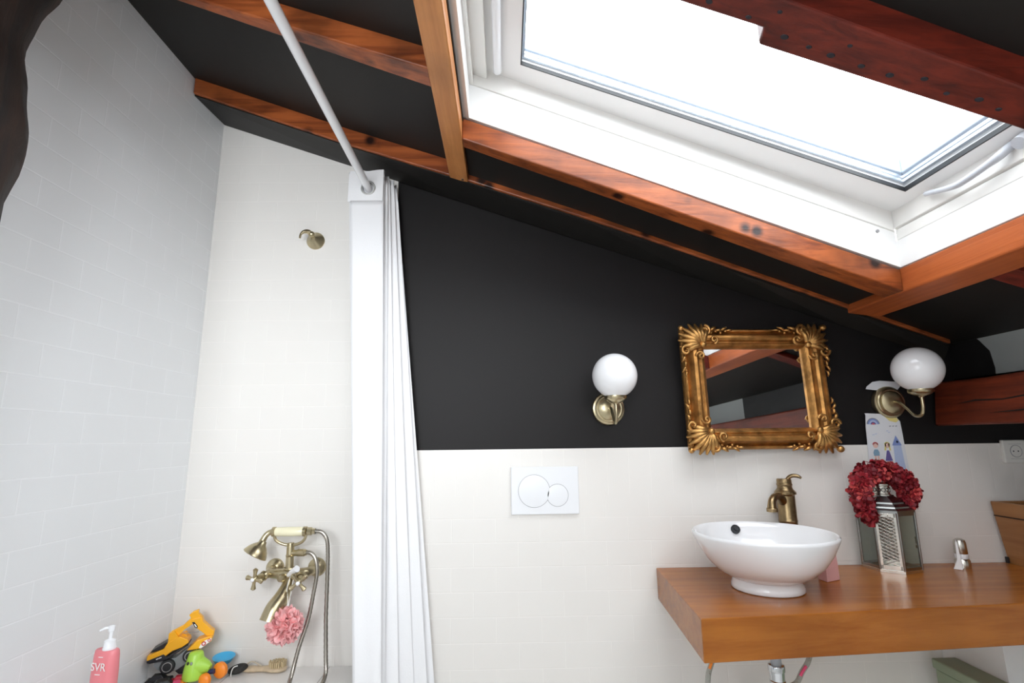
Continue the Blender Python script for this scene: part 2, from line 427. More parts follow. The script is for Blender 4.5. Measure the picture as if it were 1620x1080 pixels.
rbox(fr, [(X0 + .055, low_y(X0)), (X0 + .055, YU), (X0 - .02, YU - .02), (X0 - .02, low_y(X0) + .02)], .215, .252)
rbox(fr, [(X0, YU), (X1, YU), (X1 + .02, YU - .02), (X0 - .02, YU - .02)], H1 + .003, .252)
fr.build('frame', LACQ2, win, smooth=0, bevel=.002)
# opening sash: four rails around the pane
GL = dict(x0=.059, x1=1.207)
def gy(x): return -.503 + (x - .059) * .050
YG = YU + .075
sa = MB()
hs0, hs1 = .246, .292
rbox(sa, [(X0 - .01, low_y(X0) + .01), (X1 + .03, low_y(X1) + .01), (GL['x1'], gy(GL['x1'])), (GL['x0'], gy(GL['x0']))], hs0, hs1)
rbox(sa, [(X1 + .03, low_y(X1) + .01), (X1 + .03, YU), (GL['x1'], YG), (GL['x1'], gy(GL['x1']))], hs0, hs1)
rbox(sa, [(X0 - .01, low_y(X0) + .01), (GL['x0'], gy(GL['x0'])), (GL['x0'], YG), (X0 - .01, YU)], hs0, hs1)
rbox(sa, [(X0 - .01, YU), (GL['x0'], YG), (GL['x1'], YG), (X1 + .03, YU)], hs0, hs1)
sash = sa.build('sash', LACQ, win, smooth=0)
ga = MB()
e = .005
def ring(m, i0, i1, h0, h1):
    """band between inset i0 and i1 of the pane outline"""
    def pt(ix, iy, i):
        x = (GL['x0'] + i) if ix == 0 else (GL['x1'] - i)
        y = (gy(x) - i) if iy == 0 else (YG + i)
        return (x, y)
    q0 = [pt(0, 0, i0), pt(1, 0, i0), pt(1, 1, i0), pt(0, 1, i0)]; q1 = [pt(0, 0, i1), pt(1, 0, i1), pt(1, 1, i1), pt(0, 1, i1)]
    for i in range(4):
        j = (i + 1) % 4
        rbox(m, [q0[i], q0[j], q1[j], q1[i]], h0, h1)
    return m
ring(ga, -.0015, .0022, hs0 - .0005, hs0 + .012)
ga.build('gasket', GASKET, sash, smooth=0)
sp = MB()
ring(sp, .002, .010, .268, .276); ring(sp, .002, .008, .282, .290)
sp.build('glazing_bar', ALU, sash, smooth=0)
pane = MB(); rbox(pane, [(GL['x0'], gy(GL['x0'])), (GL['x1'], gy(GL['x1'])), (GL['x1'], YG), (GL['x0'], YG)], .262, .266)
pane.build('pane', WGLASS, sash, smooth=0)
oc = MB(); ring(oc, -.03, .012, .296, .345)
oc.build('outer_cladding', OUTER, win, smooth=0, bevel=.003)
# side rail tube
MB().tube([RP(-.012, -.466, .228), RP(-.012, YU + .03, .228)], .0125, n=14).build('side_rail', PLAST, win)
# lever handle on the low end rail
hd = MB()
A = RP(1.236, -.735, .222)
hd.tube([A + Vector((0.012, .0, .012)), A + Vector((-.012, .02, -.012)), RP(1.218, -.690, .196), RP(1.210, -.635, .182), RP(1.212, -.60, .184), RP(1.224, -.545, .204), RP(1.232, -.485, .226)], [.011, .011, .009, .0085, .0085, .008, .007], smooth=6, n=12)
hd.cyl(A + Vector((.02, -.03, .015)), A + Vector((-.012, -.03, -.008)), .016, n=18)
hd.build('handle', HANDLE, win)
MB().cyl(Vector((1.19, low_y(1.19) - .004, zc(1.19) + .16)), Vector((1.19, low_y(1.19) + .004, zc(1.19) + .16)), .005, n=14).build('screw_cap', GROOVE, win)

w3 = struct(thing('added_roof_window', None, None, (.57, -1.95, zc(.57) + .1)))  # added roof window out of view, brightens the walls
def curb(m, o_, h0, h1, i_=0.):
    a_ = [(VX0 - o_, VY1 + o_), (VX1 + o_, VY1 + o_), (VX1 + o_, VY0 - o_), (VX0 - o_, VY0 - o_)]; b_ = [(VX0 + i_, VY1 - i_), (VX1 - i_, VY1 - i_), (VX1 - i_, VY0 + i_), (VX0 + i_, VY0 + i_)]
    for k in range(4): rbox(m, [a_[k], a_[(k + 1) % 4], b_[(k + 1) % 4], b_[k]], h0, h1)
m = MB(); curb(m, .02, .118, .20); m.build('lining', LACQ, w3, smooth=0)
m = MB(); curb(m, .02, .203, .24, .05); m.build('sash', LACQ, w3, smooth=0)
m = MB(); rbox(m, [(VX0 + .04, VY1 - .04), (VX1 - .04, VY1 - .04), (VX1 - .04, VY0 + .04), (VX0 + .04, VY0 + .04)], .225, .229); m.build('pane', WGLASS, w3, smooth=0)

# ------------------------------------------------------------------ BEAMS
def beam(name, poly, h0, h1, mat, label, group='exposed beams under the roof', bevel=.004, holes=None, screw=None):
    m = roof_prism(poly, h0, h1)
    o = m.build(name, mat, smooth=0, bevel=bevel)
    tag(o, label, 'beam', group)
    return o
pa = [(x, y, -.016 + .012 * max(0, min(1, (x + .5) / 1.5))) for x, y in AF] + [(x, y + .03, -.014 + .012 * max(0, min(1, (x + .5) / 1.5))) for x, y in AF[::-1]]
beam('ceiling_beam', pa, -.015, PP + .004, BEAM_X, 'long thin rafter running down along the black gable wall past the mirror')
beam('ceiling_beam', [(XL, -.712), (-.184, -.708), (-.184, -.636), (XL, -.700)], -.015, PP + .004, BEAM_X, 'short stained rafter crossing above the white shower rod')
beam('ceiling_beam', [(-.121, -.436), (.397, -.402), (.951, -.352), (1.25, -.329), (1.25, -.245), (1.0, -.270), (.412, -.338), (-.121, -.388)], -.015, PP + .010, BEAM_X, 'stained rafter along the lower side of the skylight opening')
bc = beam('ceiling_beam', [(-.187, -.152), (-.121, -.168), (-.121, YF), (-.187, YF)], -.017, PP + .004, BEAM_Y, 'smooth level beam beside the skylight, ending with a screw head')
MB().cyl(RP(-.140, -.182, -.020), RP(-.140, -.182, -.012), .0045, n=12).build('screw_head', SILVER, bc)
beam('ceiling_beam', [(1.25, -.052), (1.333, -.100), (1.325, -.65), (1.325, YF), (1.25, YF)], -.017, PP + .014, BEAM_E, 'level beam at the low end of the skylight, crossing above the mirror')
beam('ceiling_beam', [(1.325, -.60), (XR, -.60), (XR, -.525), (1.325, -.525)], -.012, PP + .004, BEAM_D, 'stub of dark red rafter at the eave beyond the level beam')
be = beam('ceiling_beam', [(-.121, -1.100), (.462, -1.077), (.470, -1.042), (1.25, -1.010), (1.25, -1.098), (.876, -1.104), (.466, -1.138), (-.121, -1.165)], -.017, PP + .012, BEAM_D, 'dark red notched rafter with black nail holes across the skylight')
hm = MB()
for (x, y, r) in ((.30, -1.105, .006), (.36, -1.098, .007), (.43, -1.090, .006), (.50, -1.072, .008), (.545, -1.066, .006), (.585, -1.062, .008), (.64, -1.058, .007), (.69, -1.056, .008), (.74, -1.068, .007), (.79, -1.052, .006), (.84, -1.058, .008), (.88, -1.05, .006), (.93, -1.056, .008), (.99, -1.04, .006), (.47, -1.115, .005), (.60, -1.09, .005)):
    hm.lathe([(0, 0), (r * .72, 0), (r * .6, -.001), (0, -.0014)], RP(x, y, -.017), (SL, 0, 1), n=10, sx=1.25)
hm.build('nail_hole', HOLE, be, smooth=0)

# horizontal timber under the knee wall
tm = MB()
rings = []
for y in [.004, -.2, -.45, -.7, -1.0, -1.4, -2.0, YF + .02]:
    w = .004 * math.sin(y * 9)
    rings.append([Vector((1.555 + w, y, 1.352)), Vector((1.575 - w, y, 1.508 + w)), Vector((1.76, y, 1.512)), Vector((1.76, y, 1.355))])
tm.loft(rings)
tb = tag(tm.build('wall_timber', TIMBER, smooth=20, bevel=.008), 'rough red-brown timber lying under the knee wall, above the power socket', 'beam')
ck = MB()
ck.tube([(1.562, -.10, 1.425), (1.561, -.17, 1.432), (1.563, -.26, 1.428), (1.561, -.36, 1.437), (1.56, -.5, 1.43)], [.0006, .0030, .0022, .003, .0006], n=6)
ck.tube([(1.553, -.22, 1.388), (1.5535, -.33, 1.392), (1.554, -.5, 1.387)], [.0005, .0025, .0005], n=6)
ck.build('crack', CRACK, tb)

# old crooked post against the side wall
edge = [(.612, -.98), (.9, -.975), (1.4, -.960), (1.60, -.935), (1.72, -.885), (1.80, -.868), (1.90, -.850), (1.95, -.855), (2.0, -.866), (2.06, -.878), (2.12, -.884), (2.18, -.874), (2.25, -.858), (2.32, -.828), (2.40, -.795), (2.52, -.76)]
pm = MB(); rings = []
P2 = spline([Vector((0, y, z)) for z, y in edge], 3)
rnd = random.Random(3)
for p in P2:
    z, y = p.z, p.y; j = [.004 * math.sin(z * (7 + 2.3 * q) + q * 1.7) + .002 * math.sin(z * (23 + 5 * q) + q) for q in range(12)]
    outl = [(XL + .002, y - .02), (XL + .03, y + j[0] - .004), (XL + .075, y + j[1]), (XL + .103, y - .004 + j[2]), (XL + .125, y - .04 + j[3]), (XL + .13, y - .10 + j[4]), (XL + .135, y - .18 + j[5]), (XL + .12, y - .26 + j[6]), (XL + .08, y - .29), (XL + .002, y - .30)]
    rings.append([Vector((a + (j[7] if a > XL + .01 else 0), b, max(z, .612))) for a, b in outl])
pm.loft(rings)
tag(pm.build('timber_post', OLDWOOD, smooth=50), 'old crooked dark brown post standing against the white tiled side wall', 'post')

# ------------------------------------------------------------------ BATH
ZL = .604
bt = thing('bathtub', 'white bath in a tiled surround under the brass mixer tap', 'bathtub', (-.75, -.9, 0))
lg = MB()
XB = -.462
lg.span((XL + .002, -.002, .0), (XB, -.26, ZL)); lg.span((XL + .002, -.26, 0), (XL + .13, -1.75, ZL)); lg.span((XB - .07, -.26, 0), (XB, -1.75, ZL)); lg.span((XL + .002, -1.75, 0), (XB, -1.85, ZL))
lg.build('tiled_ledge', TILE_R, bt, smooth=0, bevel=.003)
tu = MB(); rings = []
def rr(x0, x1, y0, y1, r, z, k=6):
    out = []
    for cx, cy, a0 in ((x1 - r, y1 - r, 0), (x0 + r, y1 - r, PI / 2), (x0 + r, y0 + r, PI), (x1 - r, y0 + r, 1.5 * PI)):
        for i in range(k + 1):
            a = a0 + PI / 2 * i / k; out.append(Vector((cx + r * math.cos(a), cy + r * math.sin(a), z)))
    return out
for d, z in ((-.012, ZL + .001), (-.010, ZL + .006), (.008, ZL + .006), (.02, ZL - .01), (.04, ZL - .15), (.07, ZL - .33), (.13, ZL - .37)):
    rings.append(rr(XL + .13 + d, XB - .07 - d, -1.75 + d, -.26 - d, .12, z))
tu.loft(rings[:], cap=False); tu.verts_faces(rings[-1], [tuple(range(len(rings[-1])))])
tu.build('tub', CERAMIC, bt)

# ------------------------------------------------------------------ COUNTER
ct = MB()
ct.prism([(.512, -.001, .789), (.473, -.508, .789), (1.347, -.434, .789), (2.2, -.362, .789), (2.2, -.001, .789)], (0, 0, .099))
tag(ct.build('vanity_top', OAK, smooth=0, bevel=.0025), 'thick oak vanity top fixed to the tiled wall', 'countertop')
pr = MB(); pr.span((1.45, -.001, 0), (2.2, -.232, .788))
struct(pr.build('trim_2', WHITEWALL, smooth=0))
gb = thing('storage_bench', 'sage green bench with an overhanging lid under the oak vanity top', 'bench', (1.41, -.4, 0))
m = MB(); m.span((1.374, -.06, 0), (1.447, -.75, .585)); m.build('body', SAGE, gb, smooth=0, bevel=.003)
m = MB(); m.span((1.368, -.055, .587), (1.448, -.76, .616)); m.build('lid', SAGE, gb, smooth=0, bevel=.004)

# ------------------------------------------------------------------ BASIN
BC = Vector((.762, -.262, .889))
bs = thing('wash_basin', 'round white ceramic vessel basin on the oak vanity top', 'basin', BC)
b = MB()
outer = [(.02, 0), (.097, 0), (.099, .003), (.0975, .012), (.0935, .024), (.094, .029), (.106, .034), (.134, .051), (.160, .077), (.180, .107), (.193, .134), (.1985, .147), (.199, .153), (.195, .1565)]
inner = [(.190, .1535), (.183, .138), (.168, .106), (.142, .073), (.10, .050), (.05, .041), (.0, .040)]
b.lathe([(0, 0)] + outer + inner, BC, n=64)
b.build('bowl', CERAMIC, bs, smooth=60)
a = math.radians(91)
d = Vector((math.cos(a), math.sin(a), 0)); ov = BC + d * .178 + Vector((0, 0, .133)); nx = (-d * .85 + Vector((0, 0, .5))).normalized()
o = MB(); o.lathe([(0, .006), (.005, .0065), (.0065, .004), (.010, .004), (.0125, .007), (.0145, .005), (.0145, -.004)], ov, nx, n=24)
o.build('overflow_cap', GASKET, bs)
o = MB(); o.lathe([(.030, .040), (.028, .043), (.012, .044), (0, .046)], BC, n=24); o.build('waste_plug', CHROME, bs)

# faucet
FX, FY = .957, -.048
fc = thing('basin_faucet', 'tall antique brass faucet rising behind the round basin', 'faucet', (FX, FY, .889))
f = MB()
f.lathe([(.0, 0), (.034, 0), (.034, .006), (.030, .010), (.0285, .02), (.0285, .15), (.0295, .152), (.0295, .156), (.0285, .158), (.0285, .236), (.030, .238), (.034, .241), (.034, .248), (.0305, .252), (.026, .256), (.0235, .262), (.0235, .268), (.025, .270), (.025, .274), (.0235, .276), (.0235, .287), (.022, .291), (0, .292)], (FX, FY, .888), n=32)
f.build('body', BRASSD, fc)
f = MB()
f.tube([(FX - .015, FY - .01, 1.105), (FX - .035, FY - .028, 1.122), (FX - .058, FY - .045, 1.126), (FX - .075, FY - .057, 1.116), (FX - .081, FY - .062, 1.102), (FX - .083, FY - .064, 1.090)], [.016, .0125, .0115, .012, .0135, .0150], n=18, smooth=6)
f.lathe([(.016, 0), (.0175, -.002), (.0175, -.012), (.013, -.013)], (FX - .083, FY - .064, 1.092), n=20)
f.build('spout', BRASSD, fc)
f = MB()
f.tube([(FX + .004, FY - .003, 1.166), (FX + .013, FY - .010, 1.184), (FX + .024, FY - .018, 1.190), (FX + .036, FY - .027, 1.188), (FX + .043, FY - .033, 1.182)], [.008, .0065, .0065, .006, .003], n=12, smooth=6)
f.build('lever', BRASSD, fc)

# pink carton behind the basin
p = MB()
q0 = [(.962, -.176), (.968, -.214), (1.022, -.190), (1.020, -.158)]
c0 = Vector((.993, -.184, 0))
p.loft([[Vector((x, y, .8885)) for x, y in q0], [Vector((c0.x + (x - c0.x) * .98, c0.y + (y - c0.y) * .98, .93)) for x, y in q0], [Vector((c0.x + (x - c0.x) * .86, c0.y + (y - c0.y) * .86, .985)) for x, y in q0]])
tag(p.build('soap_carton', PINKC, smooth=0, bevel=.002), 'faceted soft pink carton standing half hidden behind the basin', 'carton')

# ------------------------------------------------------------------ MIRROR
MW, MH = .276, .2265
mr = thing('wall_mirror', 'ornate gold framed mirror hanging on the black wall', 'mirror', (.902, -.020, 1.4925), (math.radians(-1.7), 0, math.radians(2.6)))
IN_W, IN_H = .182, .142
prof = [(1.0, .0), (1.0, -.016), (.93, -.024), (.86, -.024), (.80, -.018), (.74, -.026), (.60, -.042), (.48, -.045), (.38, -.040), (.32, -.030), (.26, -.030), (.20, -.034), (.12, -.030), (.05, -.020), (0., -.016), (0., -.004)]
fm = MB()
rings = []
for t, y in prof:
    w = IN_W + (MW - .012 - IN_W) * t; h = IN_H + (MH - .012 - IN_H) * t
    rings.append([Vector((-w, y, -h)), Vector((w, y, -h)), Vector((w, y, h)), Vector((-w, y, h))])
fm.loft(rings, cap=False)
fm.build('frame', GOLD, mr, smooth=30, local=True)
gm = MB(); gm.span((-IN_W - .004, -.010, -IN_H - .004), (IN_W + .004, -.004, IN_H + .004)); gm.build('glass', MIRROR, mr, smooth=0, local=True)
def leaf(m, p0, p1, r, lift, n=7, bend=0.):
    p0 = Vector(p0); p1 = Vector(p1); dd = p1 - p0; side = Vector((dd.z, 0, -dd.x))
    pts = [p0 + dd * t + side * bend * math.sin(PI * t) + Vector((0, -lift * math.sin(PI * min(1, t * 1.1)), 0)) for t in [i / 6 for i in range(7)]]
    m.tube(pts, [r * s for s in (.35, .8, 1., 1., .9, .7, .3)], n=n)
def scroll(m, c, R, r, sgn, a0, turns=1.3, y=-.034):
    pts = []
    for i in range(22):
        t = i / 21; a = a0 + sgn * turns * 2 * PI * t; rr_ = R * (1 - .8 * t)
        pts.append(Vector((c[0] + rr_ * math.cos(a), y - .010 * t, c[1] + rr_ * math.sin(a))))
    m.tube(pts, [r * (1 - .35 * i / 21) for i in range(22)], n=7)
for sx in (-1, 1):
    for sz in (-1, 1):
        om = MB()
        # acanthus fan from the inner corner out over the corner
        ic = (sx * (IN_W + .012), -.036, sz * (IN_H + .010))
        for k in range(9):
            aa = math.radians(-20 + 130 * k / 8)
            L = .074 + .020 * math.sin(PI * k / 8)
            e_ = (ic[0] + sx * L * math.cos(aa) * .98, -.030, ic[2] + sz * L * math.sin(aa) * .98)
            e_ = (max(-MW - .004, min(MW + .004, e_[0])), e_[1], max(-MH - .004, min(MH + .004, e_[2])))
            leaf(om, ic, e_, .0108, .013, bend=(k - 4) * .012 * sx * sz)
        om.ball((sx * (MW - (.009 if sx > 0 else .011)), -.030, sz * (MH - (.009 if sx > 0 else .011))), (.013, .012, .012) if sx > 0 else (.010, .010, .010), n=12, m=8)
        om.ball((ic[0], -.044, ic[2]), (.012, .010, .012), n=12, m=8)
        # scrolls along both sides
        scroll(om, (sx * (MW - .095), sz * (MH - .022)), .021, .0065, sx * sz, PI / 2, y=-.036)
        scroll(om, (sx * (MW - .020), sz * (MH - .095)), .020, .0065, -sx * sz, 0, y=-.036)
        scroll(om, (sx * (IN_W - .028), sz * (IN_H + .028)), .015, .0055, -sx * sz, -PI / 2, y=-.044)
        scroll(om, (sx * (IN_W + .026), sz * (IN_H - .030)), .015, .0055, sx * sz, PI, y=-.044)
        for q in range(4):
            leaf(om, (sx * (MW - .115 - q * .020), -.028, sz * (MH - .020)), (sx * (MW - .142 - q * .020), -.028, sz * (MH - .006 - .012 * (q % 2))), .0062 - q * .0007, .008)
            leaf(om, (sx * (MW - .018), -.028, sz * (MH - .112 - q * .018)), (sx * (MW - .004 - .010 * (q % 2)), -.028, sz * (MH - .136 - q * .018)), .0060 - q * .0007, .008)
            om.ball((sx * (MW - .120 - q * .018), -.030, sz * (MH - .028 + .006 * (q % 2))), .0055, n=8, m=6)
        om.build('corner_ornament', GOLDL, mr, smooth=60, local=True)

# ------------------------------------------------------------------ SCONCES
def sconce(x, z, label, gx=0., gz=0.):
    t = thing('wall_lamp', label, 'lamp', (x, 0, z), group='brass wall lamps with opal globes')
    Y0 = .0075
    m = MB(); m.lathe([(0, -.004), (.059, -.004), (.059, .004), (.056, .010), (.050, .012), (.050, .016), (.046, .020), (.041, .020), (.040, .024), (.030, .030), (.016, .033), (0, .034)], (x, Y0 - .006, z), (0, -1, 0), n=40)
    m.build('wall_plate', BRASS, t)
    m = MB()
    m.tube([(x, -.025, z), (x + gx * .1, -.048, z - .002), (x + gx * .5, -.072, z - .025), (x + gx * .8, -.098, z - .052), (x + gx, -.122, z - .050), (x + gx, -.133, z - .025), (x + gx, -.134, z + .012 + gz)], .0052, n=12, smooth=7)
    m.ball((x + .022, -.024, z + .006), .004, n=10, m=6)
    m.build('arm', BRASS, t)
    cx, cy = x + gx, -.134
    m = MB(); m.lathe([(0, 0), (.008, 0), (.010, .003), (.020, .006), (.030, .012), (.036, .016), (.0375, .019), (.0375, .027), (.036, .027), (.035, .02)], (cx, cy, z + .008 + gz), n=32)
    m.build('cup', BRASS, t)
    R = .0755; c = Vector((cx, cy, z + .103 + gz)); pr_ = []
    for k in range(25):
        a = math.radians(27) + (PI - math.radians(27)) * k / 24
        pr_.append((R * math.sin(a), -R * math.cos(a)))
    m = MB(); m.lathe([(.033, -.078)] + pr_, c, n=40); m.build('globe_shade', OPAL, t, smooth=60)
sconce(.374, 1.4265, 'brass wall lamp with opal globe between shower curtain and mirror')
sconce(1.396, 1.438, 'brass wall lamp with opal globe above the lantern', gx=.016, gz=.0)

# papers pinned by the lamp at the right
def paper(name, outline, label, cat, wave=.006):
    m = MB(); xs_ = sorted(set(round(p[0], 4) for p in outline))
    n = len(outline)
    fr_ = [Vector((x, -.0035 - wave * (.5 + .5 * math.sin(z * 38 + x * 9)), z)) for x, z in outline]
    m.verts_faces(fr_ + [v + Vector((0, .0012, 0)) for v in fr_], [tuple(range(n)), tuple(range(2 * n - 1, n - 1, -1))] + [(i, n + i, n + (i + 1) % n, (i + 1) % n) for i in range(n)])
    return m
pp = paper('paper_scrap', [(1.318, 1.487), (1.322, 1.496), (1.345, 1.513), (1.372, 1.517), (1.440, 1.512), (1.445, 1.495), (1.42, 1.470), (1.39, 1.470), (1.36, 1.482)], '', '', .002)
tag(pp.build('paper_scrap', PAPER, smooth=0), 'torn white paper scrap sticking up behind the brass wall lamp plate', 'paper')
dr = thing('child_drawing', 'crayon drawing of two figures, rainbow and tower hanging behind the flowers', 'drawing', (1.36, -.005, 1.29))
L = [(1.302, 1.392), (1.300, 1.40), (1.345, 1.398), (1.39, 1.392), (1.410, 1.388), (1.424, 1.370), (1.426, 1.33), (1.428, 1.26), (1.432, 1.18), (1.288, 1.18), (1.294, 1.28), (1.297, 1.35)]
DY = -.006
m = MB(); v0 = [Vector((x, DY, z)) for x, z in L]; m.prism(v0, (0, .0018, 0)); m.build('sheet', PAPER, dr, smooth=0)
def ink(name, poly, i):
    m = MB(); m.prism([Vector((x, DY - .0006, z)) for x, z in poly], (0, .0005, 0)); return m.build(name, INK[i], dr, smooth=0)
def arc(cx, cz, r0, r1, a0, a1, k=14, sz=1.):
    o_ = [(cx + r1 * math.cos(a0 + (a1 - a0) * i / k), cz + sz * r1 * math.sin(a0 + (a1 - a0) * i / k)) for i in range(k + 1)]
    i_ = [(cx + r0 * math.cos(a0 + (a1 - a0) * i / k), cz + sz * r0 * math.sin(a0 + (a1 - a0) * i / k)) for i in range(k, -1, -1)]
    return o_ + i_
rbm = [(.021, .024, 5), (.016, .021, 0), (.010, .016, 6), (.006, .010, 4), (.000, .006, 2)]
for r0, r1, i in rbm: ink('rainbow', arc(1.325, 1.359, r0, r1, .1, PI - .1), i)
ink('sun', [(1.366, 1.391), (1.408, 1.387), (1.420, 1.374), (1.408, 1.366), (1.385, 1.372)], 1)
for k, x in enumerate((1.322, 1.364)):
    ink('head', arc(x, 1.286, 0, .009, 0, 2 * PI, 16), 3)
    ink('hair', arc(x, 1.287, .006, .011, .2, PI - .2), 2 if k == 0 else 1)
    if k: ink('long_hair', [(x - .012, 1.268), (x - .008, 1.293), (x - .004, 1.293), (x - .006, 1.268)], 1); ink('long_hair', [(x + .012, 1.268), (x + .008, 1.293), (x + .004, 1.293), (x + .006, 1.268)], 1)
    ink('body', [(x - .010, 1.250), (x - .011, 1.262), (x - .006, 1.272), (x + .006, 1.272), (x + .011, 1.262), (x + .010, 1.250)] if k == 0 else [(x - .013, 1.232), (x - .004, 1.268), (x + .004, 1.268), (x + .013, 1.232)], 7 if k == 0 else 4)
    if k == 0:
        for s in (-1, 1): ink('leg', [(x + s * .002, 1.225), (x + s * .002, 1.250), (x + s * .008, 1.250), (x + s * .008, 1.225)], 3)
ink('tower', [(1.383, 1.19), (1.386, 1.285), (1.414, 1.285), (1.420, 1.19)], 6)
ink('tower_roof', [(1.382, 1.285), (1.399, 1.320), (1.417, 1.285)], 0)
ink('tower_window', arc(1.402, 1.298, 0, .004, 0, 2 * PI, 10), 5)
for i, x in enumerate((1.382, 1.393, 1.404)): ink('stroke', [(x, 1.354), (x + .006, 1.355), (x + .006, 1.352), (x, 1.351)], 5)
for i, (x, z) in enumerate(((1.32, 1.325), (1.33, 1.328), (1.372, 1.338), (1.378, 1.333))): ink('stroke', [(x - .004, z - .001), (x + .004, z), (x + .004, z - .002), (x - .004, z - .003)], 6)

# socket
sk = thing('power_socket', 'white square power socket on the tiles above the wooden box', 'socket', (1.818, 0, 1.259))
m = MB(); m.span((1.777, -.012, 1.219), (1.859, .001, 1.299)); m.build('cover_plate', PLASTW, sk, smooth=0, bevel=.003)
m = MB(); m.lathe([(.021, -.001), (.021, .0012), (.0185, .0012), (.0175, -.009), (0, -.010)], (1.820, -.0122, 1.260), (0, -1, 0), n=32); m.build('outlet_recess', PLASTW, sk)
m = MB(); m.torus((1.820, -.0128, 1.260), .0205, .0011, (0, 1, 0), n=40, m=8); m.build('outlet_rim', GROOVE, sk)
for s in (-1, 1):
    m = MB(); m.disc((1.820 + s * .0085, -.0105, 1.260), .0024, (0, -1, 0), .0020, n=14); m.build('pin_hole', GASKET, sk)
for z in (1.2855, 1.2345):
    m = MB(); m.span((1.797, -.0126, z), (1.843, -.011, z - .001)); m.build('seam', GROOVE, sk, smooth=0)

# flush plate
fp = thing('flush_plate', 'white dual flush plate with two round buttons on the tiled wall', 'flush plate', (.138, 0, 1.147))
m = MB(); m.span((.021, -.012, 1.068), (.256, .001, 1.227)); m.build('plate', PLAST, fp, smooth=0, bevel=.0025)
for n_, cx, cz, r in (('large_button', .101, 1.146, .0555), ('small_button', .1815, 1.131, .0380)):
    m = MB(); m.lathe([(r, .0), (r, .0006), (r - .0014, .0006)], (cx, -.0121, cz), (0, -1, 0), n=56); bt_ = m.build(n_, GROOVE, fp)
    m = MB(); m.lathe([(r - .0014, 0), (r - .0014, .0012), (r - .004, .0018), (0, .0018)], (cx, -.0121, cz), (0, -1, 0), n=56); m.build('button_face', PLAST, bt_)

# ------------------------------------------------------------------ SHOWER
hk = thing('shower_hook', 'small brass cone hook high on the tiled shower wall', 'hook', (-.71, 0, 2.071))
m = MB(); m.lathe([(0, -.004), (.0335, -.004), (.0335, .003), (.031, .006), (.011, .026), (.008, .030), (0, .031)], (-.71, -.002, 2.071), (0, -1, 0), n=32); m.build('rosette', BRASS, hk)
m = MB(); m.tube([(-.712, -.030, 2.078), (-.722, -.042, 2.090), (-.735, -.052, 2.088), (-.745, -.058, 2.076), (-.747, -.060, 2.060)], [.010, .009, .007, .004, .0035], n=12, smooth=6)
m.ball((-.714, -.036, 2.084), .012, n=12, m=8); m.build('hook_arm', BRASS, hk)

mx = thing('bath_mixer', 'antique brass bath mixer tap with hand shower on the shower wall', 'tap', (-.70, -.01, .905))
for x in (-.776, -.636):
    m = MB(); m.lathe([(0, -.003), (.030, -.003), (.030, .003), (.027, .008), (.016, .016), (.013, .018), (.013, .040), (0, .041)], (x, -.001, .908), (0, -1, 0), n=28); m.build('wall_flange', BRASS, mx)
m = MB()
m.tube([(-.776, -.030, .908), (-.770, -.055, .905), (-.745, -.070, .905), (-.70, -.075, .905), (-.665, -.070, .905), (-.642, -.055, .907), (-.636, -.030, .908)], [.013, .014, .016, .018, .016, .014, .013], n=18, smooth=5)
m.tube([(-.70, -.075, .88), (-.70, -.075, .985), (-.70, -.075, 1.0)], [.013, .012, .010], n=16)
m.lathe([(.016, 0), (.018, .003), (.016, .007)], (-.70, -.075, .918), n=18); m.lathe([(.012, 0), (.0145, .003), (.012, .006)], (-.70, -.075, .958), n=18)
m.build('body', BRASS, mx)
m = MB()
m.tube([(-.70, -.075, .89), (-.700, -.085, .868), (-.706, -.105, .842), (-.718, -.122, .815), (-.726, -.134, .782)], [.015, .019, .024, .0285, .031], n=20, smooth=6)
m.build('spout', BRASS, mx)
for n_, base, tip in (('left', (-.766, -.070, .905), (-.787, -.124, .902)), ('right', (-.656, -.074, .903), (-.648, -.128, .892))):
    B, T = Vector(base), Vector(tip); ax = (T - B).normalized(); u = Vector((.12, 0, 1)); u = (u - ax * u.dot(ax)).normalized(); w = ax.cross(u)
    if n_ == 'right': u, w = (u + w).normalized(), (w - u).normalized()
    m = MB(); m.tube([B, B + (T - B) * .55, T - ax * .008], [.013, .011, .009], n=16); m.lathe([(.013, 0), (.016, .004), (.013, .010)], B + (T - B) * .3, ax, n=18)
    for dd in (u, -u, w, -w):
        m.tube([T, T + dd * .016, T + dd * .029, T + dd * .033], [.0056, .0052, .0080, .003], n=12)
    m.ball(T, .010, n=14, m=8)
    hn = m.build('cross_handle', BRASS, mx)
    m = MB(); m.ball(T + ax * .0075, (.0065, .0065, .0065), n=14, m=8); m.build('cap', CERAMIC, hn)
m = MB(); m.lathe([(0, .022), (.010, .020), (.013, .012), (.012, .004), (.008, 0)], (-.712, -.086, .898), (-.2, -1, 0), n=20); m.cyl((-.712, -.075, .898), (-.714, -.092, .898), .007); m.build('diverter_knob', BRASS, mx)
m = MB(); m.tube([(-.694, -.095, .906), (-.676, -.110, .920), (-.658, -.120, .930)], [.006, .0085, .0105], n=16); m.build('diverter_lever', CERAMIC, mx)
